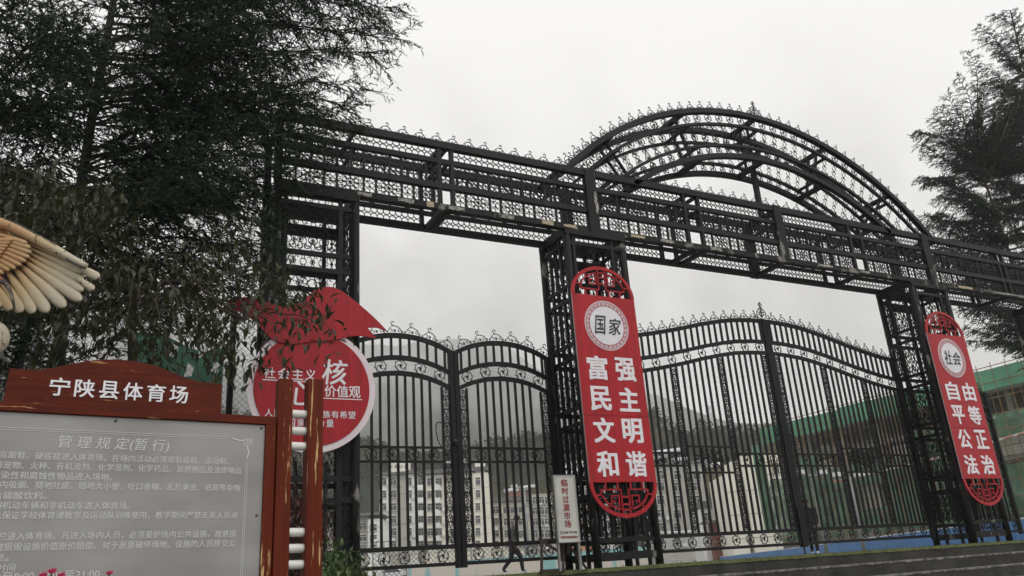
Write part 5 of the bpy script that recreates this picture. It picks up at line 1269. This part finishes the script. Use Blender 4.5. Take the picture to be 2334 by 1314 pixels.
# faint lattice mast on the far hill
def mast():
    p = at(1628, 1010, 262); q = at(1626, 925, 262); h = q[2]-p[2]; t = thing('lattice_mast', 'faint white lattice transmission mast standing on the misty hillside', 'mast', (p[0], p[1], p[2]-6))
    b = MB(); w0, w1 = 1.9, .8; n = 9
    cs = [(-1, -1), (1, -1), (1, 1), (-1, 1)]
    for k in range(n):
        a0, a1 = k/n, (k+1)/n; u0 = (w0+(w1-w0)*a0)/2; u1 = (w0+(w1-w0)*a1)/2; z0 = (h+6)*a0; z1 = (h+6)*a1
        for i in range(4):
            c, d = cs[i], cs[(i+1) % 4]; b.beam((c[0]*u0, c[1]*u0, z0), (c[0]*u1, c[1]*u1, z1), .2, .2); b.beam((c[0]*u0, c[1]*u0, z0), (d[0]*u1, d[1]*u1, z1), .13, .13); b.beam((c[0]*u1, c[1]*u1, z1), (d[0]*u1, d[1]*u1, z1), .13, .13)
    o = build(b, 'lattice', M['roofwhite'], t); tag(o, kind='stuff')
mast()
# ---- the long building in green netting with scaffolding, running away to the right
M['net'] = None
def netmat():
    m = bpy.data.materials.new('green_scaffold_net'); m.use_nodes = True; n = m.node_tree.nodes; l = m.node_tree.links; b = n['Principled BSDF']; b.inputs['Roughness'].default_value = .8
    t = n.new('ShaderNodeTexCoord'); no = n.new('ShaderNodeTexNoise'); no.inputs['Scale'].default_value = .35; no.inputs['Detail'].default_value = 8; l.new(t.outputs['Object'], no.inputs[0])
    r = n.new('ShaderNodeValToRGB'); r.color_ramp.elements[0].position = .35; r.color_ramp.elements[1].position = .7; r.color_ramp.elements[0].color = (.07, .18, .10, 1); r.color_ramp.elements[1].color = (.22, .42, .29, 1)
    l.new(no.outputs[0], r.inputs[0]); l.new(r.outputs[0], b.inputs['Base Color'])
    n2 = n.new('ShaderNodeTexNoise'); n2.inputs['Scale'].default_value = .9; n2.inputs['Detail'].default_value = 6; l.new(t.outputs['Object'], n2.inputs[0])
    mr_ = n.new('ShaderNodeMapRange'); mr_.inputs['From Min'].default_value = .3; mr_.inputs['From Max'].default_value = .7; mr_.inputs['To Min'].default_value = .35; mr_.inputs['To Max'].default_value = 1.0; l.new(n2.outputs[0], mr_.inputs[0])
    l.new(mr_.outputs[0], b.inputs['Alpha']); tr = n.new('ShaderNodeBsdfTranslucent'); l.new(r.outputs[0], tr.inputs[0]); ms = n.new('ShaderNodeMixShader'); ms.inputs[0].default_value = .35
    l.new(b.outputs[0], ms.inputs[1]); l.new(tr.outputs[0], ms.inputs[2]); l.new(ms.outputs[0], n['Material Output'].inputs[0]); return m
M['net'] = netmat()
M['net_top'] = mat('bright_green_sheet', (.12, .36, .22), (.08, .25, .15), .35, .7, detail=8)
M['concrete'] = mat('raw_concrete', (.15, .15, .13), (.24, .235, .20), .4, .9, 0, .2, 3, detail=8)
M['pole'] = mat('rusty_yellow_pole', (.26, .17, .05), (.16, .09, .04), 2, .7)
M['gpole'] = mat('grey_steel_pole', (.26, .27, .27), (.18, .18, .18), 2, .5)
M['redwhite'] = mat('red_white_tape', (.42, .20, .16), (.62, .58, .55), 1.6, .7, lo=.48, hi=.52)
X0 = 66.0
t = thing('netted_building', 'long half built building wrapped in green net and bamboo coloured scaffolding', 'building', (X0, 50, 0)); K = []
def bb(name, lo, hi, m, kind=None, par=None): b = MB(); b.box(lo, hi); o = build(b, name, M[m], par or t); K.append(o); tag(o, kind=kind); return o
ya, yb = 22, 67
for z in (3.6, 6.8, 10.0, 12.4): bb('floor_slab', (X0+1.2, ya, z-.3), (X0+14, yb-.5, z), 'concrete')
for y in np.arange(ya, yb, 4.4):
    for x in (X0+1.5, X0+7): bb('column', (x, y, 0), (x+.45, y+.45, 12.1), 'concrete')
for i, y in enumerate(np.arange(ya, yb, 3.75)):
    bb('parapet_sheet', (X0, y+.02, 12.15), (X0+.05, y+3.73, 13.75+(.08*(i % 3))), 'net_top')
    r = random.Random(i)
    for k, (z0, z1) in enumerate(((8.3, 10.2), (6.2, 8.25), (4.1, 6.15), (2.0, 4.05))):
        if r.random() < ((.5 if y > 42 else .2) if k == 0 else .05): continue
        b = MB(); nu, nv = 9, 6; ph = r.uniform(0, 6); V_ = []
        for a_ in range(nu):
            for c_ in range(nv):
                yy = y+.03+3.67*a_/(nu-1); zz = z0+(z1-z0)*c_/(nv-1)-.12*math.sin(a_/(nu-1)*math.pi)*(1 if c_ == 0 else .3)+r.uniform(-.02, .02)
                V_.append((X0+.1+.16*math.sin(yy*2.1+ph)*math.sin(zz*1.7+ph)+r.uniform(-.05, .05), yy, zz))
        b.add(V_, [(a_*nv+c_, (a_+1)*nv+c_, (a_+1)*nv+c_+1, a_*nv+c_+1) for a_ in range(nu-1) for c_ in range(nv-1)]); ob = build(b, 'net_sheet', M['net'], t); K.append(ob)
bb('lower_wall', (X0+.6, ya, 0), (X0+1.1, yb, 2.2), 'concrete')
b = MB()
for y in np.arange(ya, yb+.1, 1.25): b.tube([(X0-.25, y, 0), (X0-.25, y, 14.3)], .035, 4); b.tube([(X0+.9, y, 0), (X0+.9, y, 12.2)], .035, 4)
for z in np.arange(1.0, 14.2, 1.3): b.tube([(X0-.29, ya, z), (X0-.29, yb, z)], .035, 4)
for k in range(9): b.tube([(X0-.33, ya+k*5, 1), (X0-.33, ya+k*5+5, 12.5)], .035, 4)
K.append(tag(build(b, 'scaffold_poles', M['pole'], t), kind='stuff'))
for y in (ya+4, ya+10, ya+13, ya+20): b = MB(); b.tube([(X0-.6, y, 0), (X0-.9, y-.8, 9.5)], .07, 6); K.append(build(b, 'prop', M['gpole'], t))
for y0_, y1_, z0, z1 in ((ya, ya+15, 8.6, 8.35), (ya+15.2, ya+36, 8.3, 6.9)): b = MB(); b.tube([(X0-.4, y0_, z0), (X0-.4, (y0_+y1_)/2, (z0+z1)/2-.25), (X0-.4, y1_, z1)], .10, 6); K.append(build(b, 'warning_tape', M['redwhite'], t))
for k in range(9): y = ya+2+k*5; bb('infill_panel', (X0+1.3, y, 3.7+3.2*(k % 2)), (X0+1.42, y+2.6, 6.2+3.2*(k % 2)), 'gwall')
# far end: net hanging off the corner
bb('net_sheet', (X0-1.6, yb-.1, 3.0), (X0, yb, 12.1), 'net'); 
for o in K: o.matrix_parent_inverse = Matrix.Translation((X0, 50, 0)).inverted()
# green tarpaulin behind the autumn tree
t = thing('green_tarpaulin', 'green tarpaulin with white marks showing between the leaves above the notice board', 'tarpaulin', (onY(430, 830, 14.5)[0], 14.5, 1.9)); K = []
pa, pb = onY(300, 770, 14.5), onY(505, 872, 14.5); b = MB(); n = 9
X = np.linspace(pa[0], pb[0], n); V = []
for x in X: yy = 14.5+.12*math.sin(x*5); V += [(x, yy, pb[2]-.3), (x, yy+.01, pa[2]+.12*math.sin(x*3))]
b.add(V, [(k*2, k*2+2, k*2+3, k*2+1) for k in range(n-1)]); ob = build(b, 'sheet', mat('dark_green_tarpaulin', (.035, .14, .085), (.025, .10, .06), 3, .7), t); md = ob.modifiers.new('thick', 'SOLIDIFY'); md.thickness = .01; K.append(ob)
for px, py in ((395, 800), (490, 838), (430, 845), (460, 802)): p = onY(px, py, 14.36); b = MB(); b.prism([(p[0]-.07, p[2]-.12), (p[0]+.05, p[2]-.1), (p[0]+.08, p[2]+.05), (p[0]-.02, p[2]+.14)], 14.34, 14.35); K.append(build(b, 'mark', M['roofwhite'], t))
for x in (pa[0], pb[0]): b = MB(); b.tube([(x, 14.55, 0), (x, 14.55, pa[2]+.1)], .03, 6); K.append(build(b, 'post', M['gpole'], t))
for o in K: o.matrix_parent_inverse = Matrix.Translation(t.location).inverted()
# ---- blue hoarding along the track, made of panels
pts = [onZ(*p, 1.0)[:2] for p in ((1560, 1279), (1612, 1273), (1785, 1252), (1905, 1236), (2060, 1215), (2333, 1180))]+[np.array([30.5, 13.5])]
t = thing('blue_hoarding', 'low hoarding of sky blue panels with a white cap running away beyond the wide gates', 'hoarding', (pts[-2][0], pts[-2][1], 0)); K = []
P = np.array(pts[::-1]); seg = np.linalg.norm(np.diff(P, axis=0), axis=1); cum = np.r_[0, np.cumsum(seg)]
s = 0; 
while s < cum[-1]-2.2:
    a_ = np.array([np.interp(s+.02, cum, P[:, i]) for i in (0, 1)]); c_ = np.array([np.interp(s+2.38, cum, P[:, i]) for i in (0, 1)])
    b = MB(); b.beam((a_[0], a_[1], .47), (c_[0], c_[1], .47), .06, .94); K.append(build(b, 'panel', M['blue'], t))
    b = MB(); b.beam((a_[0], a_[1], .97), (c_[0], c_[1], .97), .09, .05); K.append(build(b, 'cap', M['roofwhite'], t)); s += 2.4
for o in K: o.matrix_parent_inverse = Matrix.Translation((pts[-2][0], pts[-2][1], 0)).inverted()
# ---- cream retaining wall with teal drips, left; teal coping
def splash():
    m = bpy.data.materials.new('cream_wall_with_teal_paint'); m.use_nodes = True; n = m.node_tree.nodes; l = m.node_tree.links; b = n['Principled BSDF']; b.inputs['Roughness'].default_value = .8
    t = n.new('ShaderNodeTexCoord'); mp = n.new('ShaderNodeMapping'); mp.inputs['Scale'].default_value = (1, 1, .35); l.new(t.outputs['Object'], mp.inputs[0])
    no = n.new('ShaderNodeTexNoise'); no.inputs['Scale'].default_value = 1.1; no.inputs['Detail'].default_value = 5; l.new(mp.outputs[0], no.inputs[0])
    r = n.new('ShaderNodeValToRGB'); r.color_ramp.elements[0].position = .56; r.color_ramp.elements[1].position = .60; r.color_ramp.elements[0].color = (.52, .48, .42, 1); r.color_ramp.elements[1].color = (.22, .42, .42, 1)
    l.new(no.outputs[0], r.inputs[0]); l.new(r.outputs[0], b.inputs['Base Color']); return m
M['splash'] = splash()
t = thing('cream_wall', 'low cream wall daubed with teal paint beyond the narrow gates', 'wall', tuple(onZ(1100, 1290, .9))); K = []
pa = onZ(940, 1299, .88); pb = onZ(1420, 1262, .88)
pa = at(930, 1298, 42); pb = at(1480, 1266, 48); pa[2] = pb[2] = .86
b = MB(); b.beam((pa[0], pa[1], .43), (pb[0], pb[1], .43), .3, .86); K.append(build(b, 'wall_face', M['splash'], t))
pc = at(1060, 1275, 60); pd = at(1480, 1252, 62); b = MB(); b.beam((pc[0], pc[1], 1.2), (pd[0], pd[1], 1.35), 1.0, .5); K.append(build(b, 'teal_band', M['teal'], t))
for o in K: o.matrix_parent_inverse = Matrix.Translation(t.location).inverted()
# netting fence in front of the white block
t = thing('ball_net_fence', 'low green chain link ball fence before the white apartment block', 'fence', tuple(at(960, 1300, 55)*[1, 1, 0])); K = []
pa = at(850, 1312, 55); pb = at(1290, 1290, 58); L_ = np.linalg.norm((pb-pa)[:2]); dxy = (pb-pa)[:2]/L_; b = MB(); H_ = 2.0
for k in range(int((L_+H_)/.32)):
    for s_ in (1, -1):
        s0 = k*.32 if s_ > 0 else L_-k*.32; s1 = s0-s_*H_; z0, z1 = 0.3, 0.3+H_
        if s_ > 0 and s1 < 0: z1 -= -s1; s1 = 0
        if s_ < 0 and s1 > L_: z1 -= s1-L_; s1 = L_
        if s_ > 0 and s0 > L_: z0 += s0-L_; s0 = L_
        if s_ < 0 and s0 < 0: z0 += -s0; s0 = 0
        if z1-z0 < .1: continue
        b.tube([(pa[0]+dxy[0]*s0, pa[1]+dxy[1]*s0, z0), (pa[0]+dxy[0]*s1, pa[1]+dxy[1]*s1, z1)], .017, 3, cap=False)
K.append(tag(build(b, 'wire_mesh', M['galv'], t), kind='stuff'))
for k in range(7): q = pa[:2]+dxy*L_*k/6; b = MB(); b.tube([(q[0], q[1], 0), (q[0], q[1], 2.4)], .05, 6); K.append(build(b, 'post', M['gpole'], t))
for o in K: o.matrix_parent_inverse = Matrix.Translation(t.location).inverted()
# poles and lamp
def pole(px, D, ytop, r0, label, name='lamp_post', arm=0):
    p = at(px, 1330, D); q = at(px, ytop, D); t = thing(name, label, 'pole', (p[0], p[1], 0)); b = MB(); b.tube([(0, 0, 0), (0, 0, q[2]*.5), (0, 0, q[2])], [r0, r0*.85, r0*.7], 10); build(b, 'shaft', M['gpole'], t, True)
    b = MB(); b.beam((-.9, 0, q[2]), (.9, 0, q[2]), .1, .1); build(b, 'cross_arm', M['gpole'], t)
    for s_ in (-1, 1): b = MB(); b.box((s_*.9-.25, -.2, q[2]+.05), (s_*.9+.25, .2, q[2]+.3)); build(b, 'lamp_head', M['roofwhite'], t)
pole(1207, 75, 1112, .28, 'thick grey floodlight pole before the four storey cream block')
pole(876, 90, 1235, .10, 'thin utility pole at the foot of the white apartment block')
pole(1898, 52, 1080, .13, 'pale grey pole before the green netted building, behind the wide gates')
pole(1985, 50, 1085, .13, 'second pale grey pole before the green net, further right')
# goal
t = thing('football_goal', 'white football goal with net at the foot of the grey cream block', 'goal', tuple(at(1600, 1290, 60)*[1, 1, 0])); K = []
e0 = at(1505, 1290, 60); e1 = at(1612, 1285, 62)
for nm, p, q in (('post', (e0[0], e0[1], 0), (e0[0], e0[1], 2.4)), ('post', (e1[0], e1[1], 0), (e1[0], e1[1], 2.4)), ('crossbar', (e0[0], e0[1], 2.4), (e1[0], e1[1], 2.4))): b = MB(); b.tube([p, q], .06, 8); K.append(build(b, nm, M['roofwhite'], t))
b = MB(); d3 = (e1-e0); 
for k in range(26): q = e0+d3*k/25; b.tube([(q[0], q[1], 2.4), (q[0]+FW[0]*1.5, q[1]+FW[1]*1.5, 0.2)], .012, 3, cap=False)
for k in range(14): a = k/13; q = e0+FW*1.5*a; q2 = e1+FW*1.5*a; b.tube([(q[0], q[1], 2.4-2.2*a), (q2[0], q2[1], 2.4-2.2*a)], .012, 3, cap=False)
K.append(tag(build(b, 'net', M['roofwhite'], t), kind='stuff'))
for o in K: o.matrix_parent_inverse = Matrix.Translation(t.location).inverted()
# parked cars
def car(px, D, colour, label, yaw=0):
    p = at(px, 1335, D); t = thing('parked_car', label, 'car', (p[0], p[1], .55), 'cars parked beyond the sports ground'); t.rotation_euler = (0, 0, math.atan2(RT[1], RT[0])+yaw)
    b = MB(); prof = [(-2.2, .35), (-2.25, .75), (-1.9, .92), (-1.35, .98), (-.75, 1.42), (.55, 1.45), (1.25, 1.0), (2.0, .88), (2.2, .65), (2.2, .35)]
    b.prism(prof, -.85, .85); o = build(b, 'body', colour, t); md = o.modifiers.new('b', 'BEVEL'); md.width = .06; md.segments = 2
    b = MB(); b.prism([(-1.2, 1.0), (-.72, 1.36), (.5, 1.39), (1.05, 1.02)], -.865, -.855); build(b, 'side_window', M['glass'], t)
    b = MB(); b.prism([(-1.2, 1.0), (-.72, 1.36), (.5, 1.39), (1.05, 1.02)], .855, .865); build(b, 'side_window', M['glass'], t)
    for x in (-1.4, 1.4):
        for y in (-.8, .8):
            b = MB(); b.tube([(x, y-.1, .33), (x, y+.1, .33)], .33, 14); w_ = build(b, 'wheel', M['iron'], t); b = MB(); b.tube([(x, y-.115*(1 if y < 0 else -1)-.01, .33), (x, y-.115*(1 if y < 0 else -1)+.01, .33)], .2, 10); build(b, 'rim', M['gpole'], w_)
cw = mat('white_car_paint', (.62, .63, .64), rough=.25); cs = mat('silver_car_paint', (.32, .33, .34), rough=.25)
car(897, 95, cw, 'white car parked at the foot of the white apartment block'); car(1075, 100, cs, 'silver car parked below the stair tower of the white block'); car(1268, 80, cw, 'white car parked behind the market standing sign', .6); car(1135, 105, cw, 'white car parked between the narrow gates and the four storey block')
# ---- two people walking beyond the gate
def person(px, D, h, label, pose, shirt, trousers, face_yaw, bag=False):
    p = at(px, 1310, D); gz = GZ(p[1]); t = thing('person', label, 'person', (p[0], p[1], gz)); t.rotation_euler = (0, 0, face_yaw)
    s = h/1.72
    J = pose; names = list(J); idx = {n: i for i, n in enumerate(names)}
    V = [tuple(np.array(J[n][:3])*s) for n in names]; E = [(idx[n], idx[J[n][4]]) for n in names if J[n][4]]
    me = bpy.data.meshes.new('body'); me.from_pydata(V, E, []); o = link('body', me, t)
    md = o.modifiers.new('skin', 'SKIN'); md.use_smooth_shade = True; sv = me.skin_vertices[0].data
    for n in names: r0 = J[n][3]; sv[idx[n]].radius = ((r0[0]*s, r0[1]*s) if isinstance(r0, tuple) else (r0*s, r0*s))
    sv[idx['pelvis']].use_root = True
    sb = o.modifiers.new('sub', 'SUBSURF'); sb.levels = 2; sb.render_levels = 2
    dg = bpy.context.evaluated_depsgraph_get(); m2 = bpy.data.meshes.new_from_object(o.evaluated_get(dg)); o.modifiers.clear(); o.data = m2
    m2.materials.clear(); skin = mat('skin', (.30, .17, .11), rough=.6)
    for m_ in (shirt, trousers, skin, mat('hair', (.012, .011, .010), rough=.6), M['roofwhite']): m2.materials.append(m_)
    hand = {k: np.array(J[k][:3])*s for k in ('hand_a', 'hand_b')}; head = np.array(J['head'][:3])*s; neck = np.array(J['neck'][:3])*s
    for pl in m2.polygons:
        c = np.array(pl.center); k = 0
        if c[2] < .90*s: k = 1
        if any(np.linalg.norm(c-v) < .10*s for v in hand.values()): k = 2
        if c[2] < .09*s: k = 4
        if c[2] > neck[2]+.0*s: k = 2
        pl.material_index = k; pl.use_smooth = True
    b = MB(); b.ell(head+np.array([0, .02, .035])*s, (.088*s, .100*s, .10*s), 14, 9); build(b, 'hair', m2.materials[3], t, True)
    b = MB(); b.ell(head+np.array([0, -.105, -.01])*s, (.014*s, .022*s, .022*s), 8, 6); build(b, 'nose', skin, t, True)
    for sx in (-1, 1):
        b = MB(); b.ell(head+np.array([sx*.082, .0, -.005])*s, (.012*s, .022*s, .032*s), 8, 6); build(b, 'ear', skin, t, True)
        b = MB(); b.ell(head+np.array([sx*.032, -.088, .015])*s, (.012*s, .008*s, .007*s), 8, 6); build(b, 'eye', M['ink'], t, True)
    b = MB(); b.ell(head+np.array([0, -.088, -.055])*s, (.026*s, .008*s, .006*s), 8, 6); build(b, 'mouth', mat('lips', (.25, .08, .07)), t, True)
    for k in ('hand_a', 'hand_b'):
        v = hand[k]; w_ = np.array(J[{'hand_a': 'wrist_a', 'hand_b': 'wrist_b'}[k]][:3])*s; d = unit(v-w_); sd_ = unit(np.cross(d, [1., 0, 0])); cu = np.cross(d, sd_)
        b = MB()
        for i, (o_, ln_) in enumerate(((-.027, .065), (-.009, .078), (.009, .074), (.026, .058))):
            q = v+sd_*o_*s; b.tube(smooth([q, q+d*ln_*.5*s, q+d*ln_*.85*s+cu*.02*s, q+d*ln_*.95*s+cu*.045*s], 2), .009*s, 5)
        q = v-sd_*.03*s-d*.03*s; b.tube([q, q-sd_*.025*s+d*.02*s, q-sd_*.03*s+d*.05*s], .010*s, 5); build(b, 'fingers', skin, t, True)
    if bag: pass
    return t
def walk(stride, lean, arm):
    # faces -y; one leg forward, one back
    return {'pelvis': (0, 0, .93, (.15, .115), None), 'waist': (0, -.02-lean*.3, 1.08, (.165, .125), 'pelvis'), 'chest': (0, -.02-lean*.7, 1.30, (.19, .14), 'waist'), 'neck': (0, -.02-lean, 1.47, .058, 'chest'), 'headbase': (0, -.04-lean*1.15, 1.54, .066, 'neck'),
     'head': (0, -.055-lean*1.3, 1.62, (.088, .098), 'headbase'), 'sh_a': (.19, -.01-lean*.85, 1.40, .068, 'chest'), 'el_a': (.23, .05-lean*.4+arm*.2, 1.13, .062, 'sh_a'), 'wrist_a': (.22, -.08-lean*.3+arm*.28, .90, .032, 'el_a'), 'hand_a': (.22, -.11-lean*.3+arm*.30, .83, .036, 'wrist_a'),
     'sh_b': (-.19, -.01-lean*.85, 1.40, .068, 'chest'), 'el_b': (-.23, .06-lean*.4-arm*.2, 1.13, .060, 'sh_b'), 'wrist_b': (-.22, -.03-lean*.3-arm*.28, .89, .032, 'el_b'), 'hand_b': (-.22, -.06-lean*.3-arm*.30, .82, .036, 'wrist_b'),
     'hip_a': (.095, 0, .86, .10, 'pelvis'), 'knee_a': (.10, -stride*.45-.03, .50, .078, 'hip_a'), 'ank_a': (.10, -stride*.62, .10, .056, 'knee_a'), 'toe_a': (.11, -stride*.62-.17, .04, .038, 'ank_a'),
     'hip_b': (-.095, 0, .86, .10, 'pelvis'), 'knee_b': (-.10, stride*.12-.02, .49, .078, 'hip_b'), 'ank_b': (-.10, stride*.75, .16, .056, 'knee_b'), 'toe_b': (-.11, stride*.75-.14, .05, .038, 'ank_b')}
yr_ = math.atan2(RT[1], RT[0])
person(1172, 25.0, 1.66, 'person in grey jacket and dark trousers walking right beyond the narrow gates, head bowed', walk(.42, .12, .2), mat('grey_jacket', (.075, .075, .07), (.055, .055, .05), 9, .9), mat('dark_trousers', (.010, .012, .018), rough=.9), yr_+math.radians(80))
person(1868, 26.5, 1.66, 'person in black coat walking towards the wide gates, seen through the bars', walk(.25, .02, .1), mat('black_coat', (.008, .008, .010), (.014, .014, .016), 9, .9), mat('black_trousers', (.007, .007, .009), rough=.9), yr_+math.radians(-25))
# ------------------------------------------------------------------ the air
HAZE = True
if HAZE:
    b = MB(); b.box((-1100, -100, -2.9), (1500, 1150, 215)); hz = build(b, 'haze', bpy.data.materials.new('haze'))
    m = hz.data.materials[0]; m.use_nodes = True; n = m.node_tree.nodes; l = m.node_tree.links; n.remove(n['Principled BSDF']); v = n.new('ShaderNodeVolumePrincipled')
    v.inputs['Color'].default_value = (.99, .99, .985, 1); v.inputs['Density'].default_value = .0005; v.inputs['Anisotropy'].default_value = .3; l.new(v.outputs[0], n['Material Output'].inputs['Volume'])
    b = MB(); q = [at(px_, 1300, D_) for px_, D_ in ((250, 262), (2450, 262), (2700, 540), (0, 540))]
    b.add([(v_[0], v_[1], z_) for z_ in (2, 205) for v_ in q], [(0, 3, 2, 1), (4, 5, 6, 7), (0, 1, 5, 4), (1, 2, 6, 5), (2, 3, 7, 6), (3, 0, 4, 7)])
    lc = build(b, 'low_cloud', bpy.data.materials.new('low_cloud')); m = lc.data.materials[0]; m.use_nodes = True; n = m.node_tree.nodes; l = m.node_tree.links; n.remove(n['Principled BSDF'])
    v = n.new('ShaderNodeVolumePrincipled'); v.inputs['Color'].default_value = (1, 1, 1, 1); v.inputs['Anisotropy'].default_value = .3; l.new(v.outputs[0], n['Material Output'].inputs['Volume'])
    t_ = n.new('ShaderNodeTexCoord'); no = n.new('ShaderNodeTexNoise'); no.inputs['Scale'].default_value = .026; no.inputs['Detail'].default_value = 4; no.inputs['Distortion'].default_value = .6; l.new(t_.outputs['Object'], no.inputs[0])
    r_ = n.new('ShaderNodeMapRange'); r_.inputs['From Min'].default_value = .47; r_.inputs['From Max'].default_value = .60; r_.inputs['To Min'].default_value = .0010; r_.inputs['To Max'].default_value = .014; l.new(no.outputs[0], r_.inputs[0]); sx = n.new('ShaderNodeSeparateXYZ'); l.new(t_.outputs['Object'], sx.inputs[0]); hz_ = n.new('ShaderNodeMapRange'); hz_.inputs['From Min'].default_value = 35; hz_.inputs['From Max'].default_value = 130; hz_.inputs['To Min'].default_value = .12; hz_.inputs['To Max'].default_value = 1.0; l.new(sx.outputs['Z'], hz_.inputs[0]); mm = n.new('ShaderNodeMath'); mm.operation = 'MULTIPLY'; l.new(r_.outputs[0], mm.inputs[0]); l.new(hz_.outputs[0], mm.inputs[1]); l.new(mm.outputs[0], v.inputs['Density'])
    tag(lc, 'torn white cloud drifting before the wooded mountain', 'cloud', kind='stuff')
    tag(hz, 'pale mist filling the valley before the mountains', 'haze', kind='stuff')
